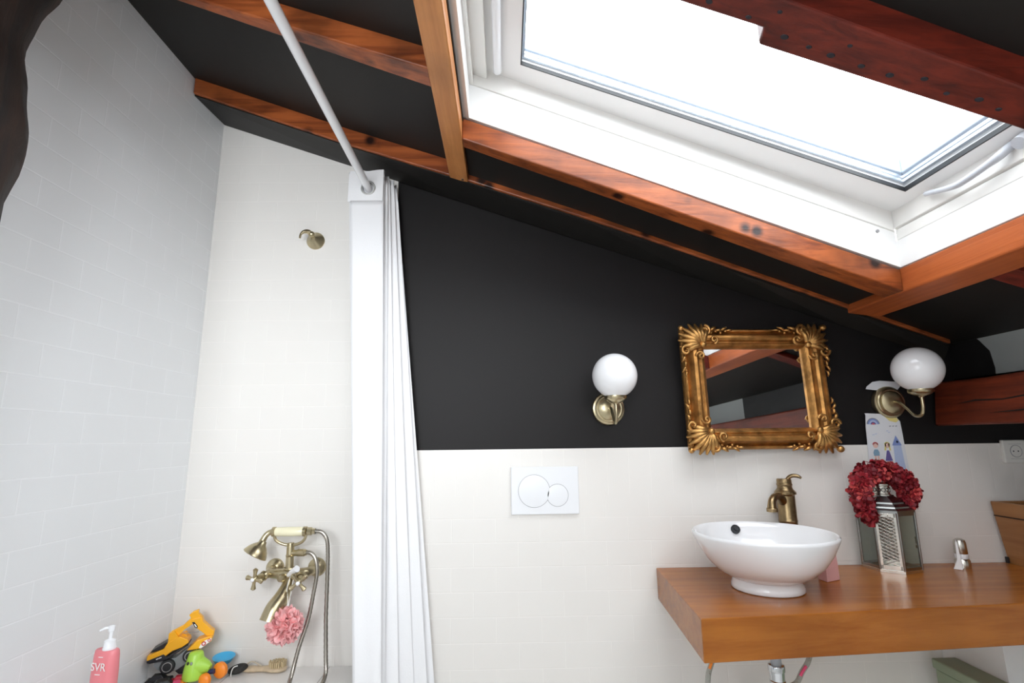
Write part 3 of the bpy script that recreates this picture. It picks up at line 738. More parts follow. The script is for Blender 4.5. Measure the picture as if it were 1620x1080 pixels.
# cradle
m = MB()
m.tube([(-.752, -.085, 1.035), (-.748, -.082, 1.012), (-.728, -.078, .998), (-.70, -.075, .993), (-.672, -.078, .998), (-.654, -.082, 1.012), (-.648, -.085, 1.035)], .0048, n=12, smooth=5)
m.build('cradle', BRASS, mx)
hs = MB()
hs.lathe([(0, 0), (.0125, 0), (.0140, .004), (.0148, .045), (.0140, .086), (.0125, .09), (0, .09)], (-.747, -.088, 1.037), (1, 0, 0), n=24)
hand = hs.build('hand_shower_grip', CREAM, mx)
for x_ in (-.757, -.657):
    m = MB(); m.lathe([(.010, -.002), (.0155, .001), (.0155, .010), (.010, .012)], (x_, -.088, 1.037), (1, 0, 0), n=20); m.build('grip_collar', BRASS, hand)
m = MB()
m.tube([(-.755, -.088, 1.037), (-.766, -.089, 1.035), (-.776, -.092, 1.026), (-.782, -.096, 1.012), (-.785, -.099, 1.002)], [.0085, .0085, .009, .010, .012], n=16, smooth=5)
m.build('shower_neck', BRASS, hand)
m = MB()
ax = Vector((-.42, -.22, -.80)).normalized()
m.lathe([(0, -.012), (.010, -.010), (.014, 0), (.023, .008), (.031, .018), (.037, .030), (.039, .036), (.037, .038), (.031, .035), (0, .034)], Vector((-.783, -.099, 1.002)), ax, n=32)
m.build('shower_head', BRASS, hand)
m = MB(); m.lathe([(.011, 0), (.0125, .001), (.0125, .014), (.009, .016), (.009, .026)], (-.644, -.088, 1.037), (1, 0, 0), n=8); m.build('hose_nut', BRASS, hand)
m = MB(); m.tube([(-.70, -.076, .968), (-.676, -.079, .9695), (-.674, -.079, .970), (-.652, -.080, .970), (-.650, -.080, .970), (-.646, -.080, .970)], [.0095, .0095, .0112, .0112, .009, .009], n=16); m.build('hose_outlet', BRASS, mx)
# hose: from the handset down, a loop behind the bath rim, and back up to the mixer
hp = spline([(-.622, -.088, 1.037), (-.598, -.088, 1.034), (-.580, -.088, 1.012), (-.574, -.088, .97), (-.571, -.09, .90), (-.566, -.098, .78), (-.556, -.112, .68), (-.549, -.128, .632), (-.552, -.170, .6125), (-.585, -.205, .6125), (-.625, -.200, .6125), (-.646, -.155, .616), (-.648, -.128, .642), (-.640, -.112, .70), (-.622, -.096, .775), (-.612, -.090, .85), (-.606, -.086, .91), (-.614, -.083, .950), (-.632, -.081, .969), (-.652, -.080, .970)], 12)
m = MB(); R_ = [.0068 if i % 2 else .0058 for i in range(len(hp))]; m.tube(hp, R_, n=10); m.build('hose', HOSE, mx, smooth=60)

# loofah
lf = thing('bath_pouf', 'pink mesh bath pouf hanging by its cord from the brass tap', 'sponge', (-.68, -.135, .77))
rnd = random.Random(11); C0 = Vector((-.681, -.130, .768))
m = MB()
for k in range(46):
    zz = 1 - 2 * (k + .5) / 46; aa = k * 2.39996; s = math.sqrt(1 - zz * zz)
    d = Vector((s * math.cos(aa), s * math.sin(aa), zz)); u = d.orthogonal().normalized(); w = d.cross(u)
    rad = rnd.uniform(.022, .031); ph = rnd.uniform(0, 6.28); fq = rnd.choice((3, 4, 5)); rings = []
    for j, q in enumerate((.04, .45, .8, 1.)):
        rings.append([C0 + d * (.020 + .020 * q + .009 * q * math.sin(fq * a_ + ph) + .004 * math.sin(2 * fq * a_)) + (u * math.cos(a_) + w * math.sin(a_)) * rad * q * (1 + .10 * math.sin((fq + 1) * a_)) for a_ in [2 * PI * i / 28 for i in range(28)]])
    m.loft(rings, cap=False)
m.ball(C0, (.036, .032, .036), n=16, m=10)
m.build('mesh_ruffles', LOOFAH, lf, smooth=180)
m = MB(); m.tube([(-.678, -.128, .80), (-.677, -.112, .845), (-.672, -.106, .905), (-.676, -.106, .914), (-.683, -.103, .905), (-.690, -.108, .87), (-.682, -.115, .838), (-.679, -.125, .80)], .0013, n=6, smooth=5); m.build('cord', STRING, lf)

# rod and curtain
RX, RZ = -.484, 2.222
rd = MB(); rd.tube([(RX, .001, RZ - .006), (RX - .004, -1.0, RZ + .022), (RX - .008, YF + .001, RZ + .06)], .0135, n=18)
tag(rd.build('shower_rod', RODM), 'thin white shower rod running from the tiled wall overhead', 'rod')
ch = thing('shower_curtain', 'white cloth shower curtain bunched against the back wall', 'curtain', (RX, -.08, .12))
NF = 7
def cur_y(t): return -.125 + t * .115
cm_ = MB()
zs = [.10, .5, .8, 1.1, 1.4, 1.7, 1.95, 2.10, 2.20, 2.25, 2.285]
rows = []
for z in zs:
    dn = (2.285 - z) / 2.185
    row = []
    NP = NF * 2 * 6
    for i in range(NP + 1):
        s = i / NP; ph = s * NF * 2
        k = int(ph); fr_ = ph - k
        tri = (fr_ if k % 2 == 0 else 1 - fr_)           # 0 = bath side, 1 = room side
        tri = .5 - .5 * math.cos(PI * tri) * (1 if abs(.5 - tri) > .48 else 1)
        wob = .006 * math.sin(ph * 1.7 + z * 2.1) * (1 + dn)
        xl = -.552 + .133 * dn + wob; xr = -.435 + .045 * dn + .006 * math.sin(k * 2.3)
        xr += (s > .12) * (.03 * min(1, (s - .12) * 3) + .175 * dn * min(1, max(0, s - .12) * 1.6)) 
        y = cur_y(s) - .05 * dn * (1 - s) + .010 * math.sin(z * 3 + ph) * dn
        row.append(Vector((xl + (xr - xl) * tri, min(y, -.006), z + (.014 * math.sin(k * 1.9) * tri if z > 2.2 else 0) + (-.02 * s if z > 2.2 else 0))))
    rows.append(row)
cm_.loft(rows, cap=False, closed=False)
cu = cm_.build('cloth', CURTAIN, ch, smooth=70)
sd = cu.modifiers.new('thickness', 'SOLIDIFY'); sd.thickness = .0016
# front leading panel with its stiff header and eyelet
fpn = MB(); rows = []
for z in [.10, .5, .9, 1.3, 1.7, 2.0, 2.15, 2.17]:
    dn = (2.285 - z) / 2.185
    x0 = -.553 + .130 * dn; x1 = -.431 + .077 * dn
    rows.append([Vector((x0 + (x1 - x0) * i / 10, -.1325 - .045 * dn - .0015 * math.sin(i * .9 + z * 2) * dn, z)) for i in range(11)])
fpn.loft(rows, cap=False, closed=False)
fo = fpn.build('front_panel', CURTAIN, ch, smooth=180); sd = fo.modifiers.new('thickness', 'SOLIDIFY'); sd.thickness = .0016
# header band with round hole
hb = MB(); hc = Vector((RX + .001, 0, RZ - .004)); K = 40
inn = []; out = []
hx0, hx1, hz0, hz1 = -.5545, -.430, 2.165, 2.285
for k in range(K):
    a = 2 * PI * k / K; c_, s_ = math.cos(a), math.sin(a)
    inn.append(Vector((hc.x + .021 * c_, -.1345, hc.z + .021 * s_)))
    tx = ((hx1 - hc.x) / c_ if c_ > 1e-6 else (hx0 - hc.x) / c_ if c_ < -1e-6 else 9); tz = ((hz1 + .012 * max(0, c_) - hc.z) / s_ if s_ > 1e-6 else (hz0 - hc.z) / s_ if s_ < -1e-6 else 9)
    t_ = min(tx, tz); out.append(Vector((hc.x + t_ * c_, -.1345, hc.z + t_ * s_)))
hb.verts_faces(inn + out, [(k, (k + 1) % K, K + (k + 1) % K, K + k) for k in range(K)])
ho = hb.build('header_band', CURTAIN, ch, smooth=0); sd = ho.modifiers.new('thickness', 'SOLIDIFY'); sd.thickness = .003
m = MB(); m.torus((hc.x, -.136, hc.z), .0235, .0035, (0, 1, 0)); m.build('eyelet_ring', GREYP if False else SILVERP, ch)

# ------------------------------------------------------------------ THINGS ON THE VANITY
# lantern: long hexagon
lt = thing('metal_lantern', 'silver hexagonal lantern with pierced front panel on the oak top', 'lantern', (1.268, -.078, .889))
HX = [(1.212, -.102), (1.262, -.142), (1.335, -.120), (1.324, -.054), (1.274, -.014), (1.201, -.036)]
hcx, hcy = 1.268, -.078
def hexa(s, z): return [Vector((hcx + (x - hcx) * s, hcy + (y - hcy) * s, z)) for x, y in HX]
m = MB(); m.loft([hexa(1.03, .8885), hexa(1.03, .897), hexa(1.0, .900)]); m.build('base', SILVER, lt, smooth=0)
m = MB(); m.loft([hexa(1.05, 1.072), hexa(1.05, 1.080), hexa(.93, 1.086), hexa(.92, 1.091), hexa(.78, 1.099), hexa(.76, 1.104), hexa(.42, 1.122), hexa(.40, 1.126)]); m.build('roof', SILVERD, lt, smooth=20)
m = MB(); m.lathe([(.026, 0), (.026, .004), (.0235, .006), (.0235, .030), (.027, .032), (.027, .037), (.018, .042), (0, .043)], (hcx, hcy, 1.124), n=28)
m.build('collar', SILVER, lt)
m = MB()
for k in range(10):
    a = 2 * PI * k / 10; m.torus((hcx + .0238 * math.cos(a), hcy + .0238 * math.sin(a), 1.142), .0062, .0016, (math.cos(a), math.sin(a), 0), n=14, m=6)
m.build('collar_fretwork', SILVERD, lt)
m = MB(); m.torus((hcx, hcy, 1.176), .016, .0025, (.5, 1, 0), n=24, m=8); m.build('ring_handle', SILVER, lt)
for i in range(6):
    j = (i + 1) % 6; a, b_ = Vector((*HX[i], 0)), Vector((*HX[j], 0))
    m = MB(); m.cyl(Vector((a.x, a.y, .897)), Vector((a.x, a.y, 1.074)), .0042, n=8); m.build('corner_post', SILVERD, lt)
    dd = (b_ - a); L_ = dd.length; un = dd.normalized(); nn = Vector((un.y, -un.x, 0))
    if i in (0, 3):
        pm_ = MB()
        for t in (.07, .93): pm_.box(a + dd * t + Vector((0, 0, .986)), (.011, .004, .172), Matrix.Rotation(math.atan2(un.y, un.x), 3, 'Z'))
        for z in (.905, 1.066): pm_.box(a + dd * .5 + Vector((0, 0, z)), (L_, .004, .012), Matrix.Rotation(math.atan2(un.y, un.x), 3, 'Z'))
        # woven fretwork
        def onp(u_, z_): return a + un * u_ + Vector((0, 0, z_))
        wd = L_ - .016
        for k in range(15):
            z = .910 + k * .0107
            for u0, u1 in ((.008, .008 + wd), (.008 + wd, .008)):
                pm_.tube([onp(u0, z), onp((u0 + u1) / 2, z + .011) + nn * .002, onp(u1, z + .022 if z < 1.044 else 1.066)], .0017, n=5)
            pm_.ball(onp(.008 + wd * (.33 if k % 2 else .66), z + .006), .0032, n=8, m=6)
        pm_.build('pierced_panel', SILVER, lt, smooth=40)
    else:
        g_ = MB(); g_.prism([a + dd * .04 + Vector((0, 0, .899)), a + dd * .96 + Vector((0, 0, .899)), a + dd * .96 + Vector((0, 0, 1.073)), a + dd * .04 + Vector((0, 0, 1.073))], nn * -.002); g_.build('glass_panel', LGLASS, lt, smooth=0)
        for z in (.903, 1.068):
            rm = MB(); rm.box(a + dd * .5 + Vector((0, 0, z)), (L_, .005, .008), Matrix.Rotation(math.atan2(un.y, un.x), 3, 'Z')); rm.build('panel_rail', SILVERD, lt, smooth=0)
m = MB(); m.box((1.337, -.112, .985), (.006, .006, .022)); m.box((1.337, -.110, .965), (.005, .005, .010)); m.ball((1.339, -.114, .975), .005, n=10, m=6); m.build('latch', BRASSD, lt)

# flower wreath hung over the lantern top
wr = thing('flower_wreath', 'crimson and coral flower garland draped over the silver lantern', 'flowers', (1.262, -.10, 1.15))
rnd = random.Random(5)
arcp = spline([(1.188, -.118, 1.055), (1.178, -.120, 1.085), (1.168, -.118, 1.125), (1.180, -.112, 1.165), (1.215, -.104, 1.192), (1.262, -.098, 1.202), (1.310, -.092, 1.190), (1.345, -.088, 1.158), (1.352, -.088, 1.120), (1.338, -.094, 1.098)], 4)
def petals(m, c, d, r):
    d = Vector(d).normalized(); u = d.orthogonal().normalized(); w = d.cross(u); ph = rnd.uniform(0, 6)
    for k in range(4):
        a = ph + k * PI / 2 + rnd.uniform(-.3, .3); t = u * math.cos(a) + w * math.sin(a); s_ = d.cross(t)
        lift = rnd.uniform(.1, .6); p = c + t * r * .1; e_ = t * math.cos(lift) + d * math.sin(lift)
        v = [p, p + e_ * r * .55 + s_ * r * .55, p + e_ * r * 1.05 + s_ * r * .30 + d * r * .15, p + e_ * r * 1.05 - s_ * r * .30 + d * r * .15, p + e_ * r * .55 - s_ * r * .55, p + e_ * r * .5 + d * r * .12]
        m.verts_faces(v, [(0, 1, 5), (1, 2, 5), (2, 3, 5), (3, 4, 5), (4, 0, 5)])
for i, c in enumerate(arcp):
    m = MB()
    R = .034 + .006 * math.sin(i * 1.7)
    if i < 3: R = .014
    elif i < 7: R = .026
    if i > len(arcp) - 5: R = .022
    coral = i in (9, 10, 11, 20, 21, 30)
    m.mi = 2; m.ball(c, R * .62, n=10, m=7)
    for q in range(26 if R > .02 else 12):
        d = Vector((rnd.gauss(0, 1), rnd.gauss(-.3, 1), rnd.gauss(.1, 1))).normalized()
        m.mi = 1 if (coral and rnd.random() < .75) or rnd.random() < .12 else (0 if rnd.random() < .75 else 2)
        petals(m, c + d * R * rnd.uniform(.6, .92), d, rnd.uniform(.011, .016))
    m.build('blossom', [FLRED, FLCORAL, FLDARK], wr, smooth=0)
m = MB(); m.tube([(1.187, -.123, 1.062), (1.188, -.124, 1.03)], [.012, .011], n=8); m.build('ribbon_tail', FLRED, wr)

# small silver-capped bottle with paper slip
sb = thing('perfume_bottle', 'small silver-capped bottle with a white slip, between lantern and wooden box', 'bottle', (1.507, -.075, .889))
m = MB(); m.lathe([(0, 0), (.021, 0), (.0215, .003), (.0215, .026), (.019, .030), (.0175, .031)], (1.507, -.075, .8885), n=28); m.build('base_band', SILVER, sb)
m = MB(); m.lathe([(.0175, 0), (.0185, .002), (.0180, .014), (.0175, .015)], (1.507, -.075, .9195), n=28); m.build('white_band', PLAST, sb)
m = MB(); m.lathe([(.018, 0), (.0185, .001), (.0175, .034), (.015, .043), (.008, .047), (0, .048)], (1.507, -.075, .9345), n=28); m.build('cap', SILVER, sb)
m = MB(); m.prism([(1.466, -.086, .889), (1.482, -.100, .889), (1.488, -.100, .897), (1.483, -.098, .925), (1.488, -.090, .968), (1.486, -.088, .980), (1.482, -.088, .970), (1.477, -.092, .920)], (.002, .004, 0)); m.build('paper_slip', WHITEINK, sb, smooth=0)

# wooden box at the right end
wb = thing('wooden_box', 'flared wooden box on the oak top below the power socket', 'box', (1.85, -.18, .889))
def wbr(z, g): return [Vector((1.715 - g, -.018, z)), Vector((2.03 + g, -.018, z)), Vector((2.03 + g, -.32 - g, z)), Vector((1.70 - g, -.33 - g, z))]
m = MB(); r0 = wbr(.8885, 0); r1 = wbr(1.092, .028)
def ins(r, d): 
    c = sum(r, Vector()) / 4; return [v + (c - v).normalized() * d for v in r]
i1 = ins(r1, .02); i0 = ins(wbr(.90, .002), .02)
m.loft([r0, r1, i1, i0], cap=False); m.verts_faces(r0, [(3, 2, 1, 0)]); m.verts_faces(i0, [(0, 1, 2, 3)])
m.build('crate', BOXWOOD, wb, smooth=0, bevel=.003)
m = MB(); 
q = [wbr(1.043, .0222), wbr(1.047, .0228)]; m.loft(q, cap=False); m.build('board_joint', CRACK, wb, smooth=0)
m = MB(); m.box((1.708, -.022, .900), (.008, .010, .020)); m.build('corner_bracket', BLACKP, wb, smooth=0, bevel=.002)
m = MB(); m.torus((1.690, -.170, 1.100), .018, .006, (1, 0, 0), n=24, m=10); m.build('ring_handle', BLACKP, wb)

# pipes below the basin
dp = thing('drain_pipe', 'chrome and grey basin drain pipe under the oak vanity top', 'pipe', (.764, -.262, .40))
m = MB(); m.cyl((.764, -.262, .665), (.764, -.262, .789), .0145, n=24); m.build('tail_pipe', GREYPIPE, dp)
m = MB(); m.lathe([(.0145, .688), (.021, .687), (.0225, .684), (.0225, .672), (.0205, .670), (.0195, .648), (.0215, .646), (.0215, .630), (.0185, .628), (.0185, .46), (0, .46)], (.764, -.262, 0), n=28); m.build('compression_nut', CHROME, dp)
m = MB(); m.tube([(.764, -.262, .47), (.764, -.262, .42), (.764, -.225, .385), (.764, -.185, .42), (.764, -.160, .46), (.764, -.10, .47), (.764, -.001, .47)], .0165, n=18, smooth=6); m.build('trap', CHROME, dp)
for name, pts, pl, lab in (('left', [(.66, -.13, .7885), (.638, -.16, .725), (.612, -.19, .678), (.594, -.20, .648), (.588, -.20, .62), (.587, -.18, .54), (.585, -.08, .48), (.585, -.001, .47)], (.612, -.19, .678), 'braided water hose with orange stripes below the front of the oak top'), ('right', [(.945, -.16, .7885), (.915, -.185, .715), (.892, -.20, .672), (.868, -.20, .640), (.848, -.20, .612), (.82, -.19, .597), (.79, -.12, .56), (.785, -.02, .52), (.785, -.001, .52)], (.87, -.2, .65), 'braided water hose with pink stripes curving beside the drain pipe')):
    t = thing('water_hose', lab, 'hose', pts[0], group='braided hoses under the vanity')
    sp_ = spline(pts, 8)
    m = MB(); m.tube(sp_, .0072, n=12); m.build('braid', BRAID, t)
    a0, a1 = (14, 23) if name == 'left' else (19, 27)
    m = MB(); m.tube([p + Vector((-.003, -.0045, 0)) for p in sp_[a0:a1]], .0042, n=8); m.build('colour_stripe', ORANGE if name == 'left' else HOTPINK, t)
m = MB(); m.lathe([(.0072, 0), (.013, .001), (.013, .018), (.009, .02)], (.587, -.195, .59), n=6); 
tag(m.build('pipe_fitting', CHROME, smooth=0), 'chrome hexagonal fitting on the orange-striped hose under the vanity', 'fitting')

# ------------------------------------------------------------------ BATH LEDGE THINGS
# pink pump bottle
bx, by = -.985, -.450
pb_ = thing('pump_bottle', 'coral pink pump bottle with white head by the tiled side wall', 'bottle', (bx, by, ZL + .001))
BR = Matrix.Rotation(math.radians(-10), 3, 'Z')
def oval(w, d, z, k=28, e_=2.6):
    out_ = []
    for i in range(k):
        a = 2 * PI * i / k; c_, s_ = math.cos(a), math.sin(a)
        v = Vector((w * math.copysign(abs(c_) ** (2 / e_), c_), d * math.copysign(abs(s_) ** (2 / e_), s_), 0))
        out_.append(BR @ v + Vector((bx, by, z)))
    return out_
zt = .826
m = MB(); m.loft([oval(.026, .017, ZL + .001), oval(.0295, .020, ZL + .006), oval(.030, .021, ZL + .06), oval(.0305, .020, zt - .05), oval(.0305, .016, zt - .012), oval(.030, .0135, zt - .003), oval(.028, .012, zt)])
m.build('flask', PINKB, pb_, smooth=40)
m = MB(); m.lathe([(.0, 0), (.0145, 0), (.0145, .004), (.013, .006), (.0125, .020), (.006, .023), (.0045, .024), (.0045, .040), (.007, .041), (.0075, .052), (.004, .054), (0, .054)], (bx + .004, by, zt), n=24)
m.tube([(bx + .004, by, zt + .048), (bx - .008, by - .006, zt + .049), (bx - .017, by - .010, zt + .044)], [.004, .0035, .0025], n=10)
m.build('pump_head', PLAST, pb_)
def text(body, size, loc, rot, matl, parent, name, ext=.0003):
    cu_ = bpy.data.curves.new(name, 'FONT'); cu_.body = body; cu_.size = size; cu_.extrude = ext; cu_.align_x = 'CENTER'; cu_.align_y = 'CENTER'
    tmp = bpy.data.objects.new(name, cu_); COL.objects.link(tmp)
    bpy.context.view_layer.update()
    me = bpy.data.meshes.new_from_object(tmp.evaluated_get(bpy.context.evaluated_depsgraph_get()))
    bpy.data.objects.remove(tmp)
    me.materials.clear(); me.materials.append(matl)
    o_ = bpy.data.objects.new(name, me); COL.objects.link(o_); o_.parent = parent
    o_.location = Vector(loc) - parent.location; o_.rotation_euler = rot
    return o_
fn = BR @ Vector((0, -1, 0))
text('SVR', .025, Vector((bx, by, zt - .034)) + fn * .0206, (PI / 2, 0, math.radians(-10)), WHITEINK, pb_, 'brand_lettering')
for z, w in ((zt - .013, .012), (zt - .050, .014), (zt - .076, .034), (zt - .082, .024)):
    m = MB(); cc = Vector((bx, by, z)) + fn * (.0203 if z < zt - .02 else .0165); m.box(cc, (w, .0014, .0014), BR)
    m.build('label_line', WHITEINK, pb_, smooth=0)

# toy car pile
def toy_car(x, y, z, rz, L_, mats, label, rx=0., ry=0.):
    t = thing('toy_car', label, 'toy', (x, y, z), (rx, ry, rz), group='toy cars on the bath ledge')
    W_ = L_ * .46; h = L_ * .16
    m = MB(); m.loft([[Vector((sx_ * L_ / 2 * k, sy * W_ / 2 * k, zz)) for sx_, sy in ((-1, -1), (1, -1), (1, 1), (-1, 1))] for zz, k in ((h * .45, .96), (h * .8, 1.), (h * 1.5, .97), (h * 1.7, .9))]); m.build('chassis', mats[0], t, smooth=0, bevel=L_ * .03, local=True)
    m = MB(); m.loft([[Vector((ox + sx_ * L_ * kx, sy * W_ / 2 * ky, zz)) for sx_, sy in ((-1, -1), (1, -1), (1, 1), (-1, 1))] for zz, kx, ky, ox in ((h * 1.65, .30, .88, -.03 * L_), (h * 2.5, .20, .74, -.05 * L_), (h * 2.7, .16, .66, -.05 * L_))]); m.build('cabin', mats[1], t, smooth=0, bevel=L_ * .02, local=True)
    for sx_ in (-1, 1):
        for sy in (-1, 1):
            m = MB(); c_ = Vector((sx_ * L_ * .30, sy * W_ * .5, h * .75)); m.lathe([(0, 0), (h * .5, 0), (h * .75, .001), (h * .75, L_ * .09), (h * .5, L_ * .1), (0, L_ * .09)], c_ - Vector((0, L_ * .05, 0)), (0, 1, 0), n=18); m.build('wheel', TYRE, t, local=True)
toy_car(-1.058, -.255, ZL + .002, math.radians(72), .115, (NAVY, BLUEM), 'dark blue toy car beside the pink pump bottle')
toy_car(-1.052, -.120, ZL + .002, math.radians(14), .070, (BLACKP, BLACKP), 'black toy car under the yellow excavator')
toy_car(-1.005, -.172, ZL + .002, math.radians(28), .085, (HOTPINK, BLACKP), 'hot pink toy car in front of the yellow excavator')
toy_car(-.992, -.112, ZL + .002, math.radians(22), .055, (REDP, REDP), 'dark red toy car below the excavator wheels')

# yellow toy excavator, outlines drawn in its own side plane
EX0 = Vector((-1.036, -.112, .654))
def E2(u, v): return Vector(((u - 660) / 7.717 * .00190, 0, (880 - v) / 7.717 * .00175))
exc = thing('toy_excavator', 'yellow and black toy excavator tilted on top of the toy cars', 'toy', EX0, (0, 0, math.radians(20)))
def slab(name, pts, y0, y1, matl, bev=.0015):
    m = MB(); m.prism([E2(*p) + Vector((0, y0, 0)) for p in pts], (0, y1 - y0, 0)); return m.build(name, matl, exc, smooth=0, bevel=bev, local=True)
slab('body', [(435, 750), (440, 712), (600, 655), (640, 585), (760, 520), (855, 570), (868, 612), (800, 660), (700, 690), (630, 742), (440, 782)], -.004, .044, YELLOW)
slab('cab', [(640, 600), (640, 470), (700, 450), (745, 520), (760, 650), (680, 690)], -.002, .014, YELLOW)
slab('cab', [(760, 520), (800, 500), (860, 590), (860, 620), (780, 660), (760, 650)], .016, .042, YELLOW)
slab('counterweight', [(438, 772), (610, 715), (645, 752), (865, 625), (868, 645), (650, 790), (470, 812), (440, 800)], -.0055, .045, BLACKP)
slab('engine_cover', [(455, 690), (480, 655), (620, 578), (635, 590), (600, 660)], .002, .040, BLACKP)
slab('boom', [(650, 500), (655, 462), (780, 400), (862, 318), (838, 272), (880, 235), (938, 218), (942, 262), (985, 310), (950, 390), (900, 385), (800, 452), (740, 530)], .006, .022, YELLOW)
arm = slab('arm', [(870, 330), (985, 312), (1005, 375), (1090, 468), (1140, 512), (1132, 572), (1060, 565), (1010, 515), (940, 452), (880, 375)], .003, .026, YELLOW)
m = MB(); m.prism([E2(*p) + Vector((0, .0022, 0)) for p in ((880, 365), (905, 362), (950, 425), (945, 450), (920, 440))], (0, .001, 0)); m.build('decal', BLACKP, arm, smooth=0, local=True)
m = MB(); m.prism([E2(*p) + Vector((0, .0016, 0)) for p in ((905, 395), (918, 392), (940, 430), (930, 435))], (0, .001, 0)); m.build('decal', WHITEINK, arm, smooth=0, local=True)
bk = slab('bucket', [(858, 705), (960, 595), (1050, 570), (1132, 558), (1122, 625), (1085, 650), (1010, 702)], -.008, .034, YELLOW)
m = MB(); m.prism([E2(*p) + Vector((0, -.0088, 0)) for p in ((988, 690), (1010, 640), (1050, 605), (1122, 580), (1120, 615), (1070, 655), (1015, 695))], (0, .001, 0)); m.build('decal', WHITEINK, bk, smooth=0, local=True)
for cu_, cv_, r_ in ((1040, 640, 28), (1098, 605, 20)):
    m = MB(); m.lathe([(r_ * .00022, 0), (r_ * .00022, .0008), (r_ * .00013, .0008)], E2(cu_, cv_) + Vector((0, -.0090, 0)), (0, -1, 0), n=20); m.build('decal_ring', REDP, bk, local=True)
slab('chassis', [(500, 850), (520, 815), (740, 790), (850, 700), (905, 720), (900, 860), (760, 950), (700, 955), (560, 920)], .004, .040, GREYP)
slab('skid', [(745, 955), (880, 862), (890, 880), (880, 960), (850, 1000), (790, 1000)], .002, .042, BLACKP)
for u, v, r in ((660, 880, .0205), (890, 782, .0185)):
    for yy in (-.006, .038):
        m = MB(); m.lathe([(0, .000), (r * .6, 0), (r * .9, .001), (r, .004), (r, .010), (r * .85, .013), (0, .013)], E2(u, v) + Vector((0, yy, 0)), (0, 1, 0), n=28); wl = m.build('wheel', TYRE, exc, local=True)
        m = MB(); m.torus(E2(u, v) + Vector((0, yy - .0003, 0)), r * .62, .0011, (0, 1, 0), n=28, m=6); m.build('hub_ring', SILVERP, wl, local=True)
m = MB()
for k in range(5): m.box(E2(540 + k * 12, 764 - k * 3.5) + Vector((0, -.0058, 0)), (.0018, .0008, .003 + .001 * (k % 2)))
m.build('maker_print', WHITEINK, exc, smooth=0, local=True)
m = MB(); m.tube([E2(790, 505) + Vector((0, .012, 0)), E2(960, 508) + Vector((0, .012, 0))], .0011, n=6); m.build('lever', GREYP, exc, local=True)

# green pull-along toy with eyes and orange wheels
gt = thing('toy_wagon', 'lime green toy truck with eyes and orange wheels in the corner', 'toy', (-.945, -.112, ZL + .012))
m = MB(); gc = Vector((-.952, -.112, ZL + .017))
m.lathe([(0, 0), (.030, .0), (.0325, .004), (.0325, .012), (.030, .030), (.024, .052), (.020, .068), (.017, .073), (0, .075)], gc, n=30)
m.tube([gc + Vector((.012, 0, .035)), gc + Vector((.035, .0, .030)), gc + Vector((.046, 0, .026))], [.026, .018, .011], n=16)
m.build('body', GREENP, gt, smooth=60)
for s in (0, 1):
    m = MB(); m.ball(gc + Vector((-.009 + s * .0105, -.0238 - .0014 * s, .0490)), (.0036, .0030, .0050), n=10, m=8); m.build('eye', BLACKP if s == 0 else GREYP, gt)
for (x, y, z, r) in ((-.912, -.138, .018, .018), (-.884, -.106, .032, .0225), (-.978, -.138, .0105, .010)):
    m = MB(); m.lathe([(0, -.004), (r * .4, -.003), (r * .8, .000), (r, .004), (r, .014), (r * .8, .018), (0, .019)], (x, y, ZL + z), (0.25, 1, 0), n=24); m.build('wheel', ORANGE, gt)
m = MB(); m.tube([gc + Vector((.03, 0, .015)), gc + Vector((.06, .0, .018))], .007, n=10); m.build('axle', NAVY, gt)
bb = MB(); bb.lathe([(0, 0), (.02, 0), (.026, .006), (.031, .016), (.033, .018), (.029, .017), (.022, .008), (0, .006)], (-.905, -.036, ZL + .030), (.05, -.10, 1), n=28)
bbm = bb.build('toy_bowl', BLUEP, smooth=60); tag(bbm, 'sky blue toy boat dish behind the orange toy wheels', 'toy')

# pumice
m = MB(); rnd = random.Random(2)
pc = Vector((-.853, -.045, ZL + .014)); rings = []
for k in range(13):
    t = PI * k / 12; q = max(math.sin(t), .001)
    rings.append([pc + Vector((-.030 * math.cos(t), .017 * q * math.cos(a) * 1.2, .0135 * q * math.sin(a) + (.006 * math.cos(t) * -1 if k else 0))) * 1. for a in [2 * PI * i / 18 for i in range(18)]])
m.loft(rings)
ps = thing('pumice_stone', 'black oval pumice stone with a cord on the bath ledge', 'stone', pc - Vector((0, 0, .014)))
m.build('stone', STONE, ps, smooth=180)
m = MB(); m.tube([pc + Vector((.004, -.012, .013)), pc + Vector((-.004, -.020, .012)), pc + Vector((-.008, -.024, .002)), pc + Vector((-.008, -.026, -.012))], .0016, n=6, smooth=4); m.build('cord', STRING, ps)

# wooden brush
bz = ZL + .0085
wbsh = thing('nail_brush', 'pale wooden bath brush with bristles up and a cord strap', 'brush', (-.775, -.035, ZL))
def flat(x, w, th): return [Vector((x, -.034 + w * math.cos(a), bz + th * math.sin(a))) for a in [2 * PI * i / 16 for i in range(16)]]
m = MB(); m.loft([flat(-.846, .004, .003), flat(-.842, .012, .006), flat(-.82, .017, .008), flat(-.795, .014, .008), flat(-.780, .012, .0075), flat(-.765, .016, .008), flat(-.742, .025, .0085), flat(-.72, .024, .008), flat(-.707, .014, .006), flat(-.704, .005, .003)]); m.build('handle', BRUSHW, wbsh, smooth=60)
m = MB(); rnd = random.Random(9)
for i in range(9):
    for j in range(7):
        x = -.757 + i * .0057; y = -.052 + j * .006
        if ((x + .734) / .027) ** 2 + ((y + .034) / .021) ** 2 > 1.05: continue
        m.tube([(x, y, bz + .006), (x + rnd.uniform(-.002, .002), y + rnd.uniform(-.002, .002), bz + .023)], [.0017, .0023], n=6)
m.build('bristles', BRISTLE, wbsh)['kind'] = 'stuff'
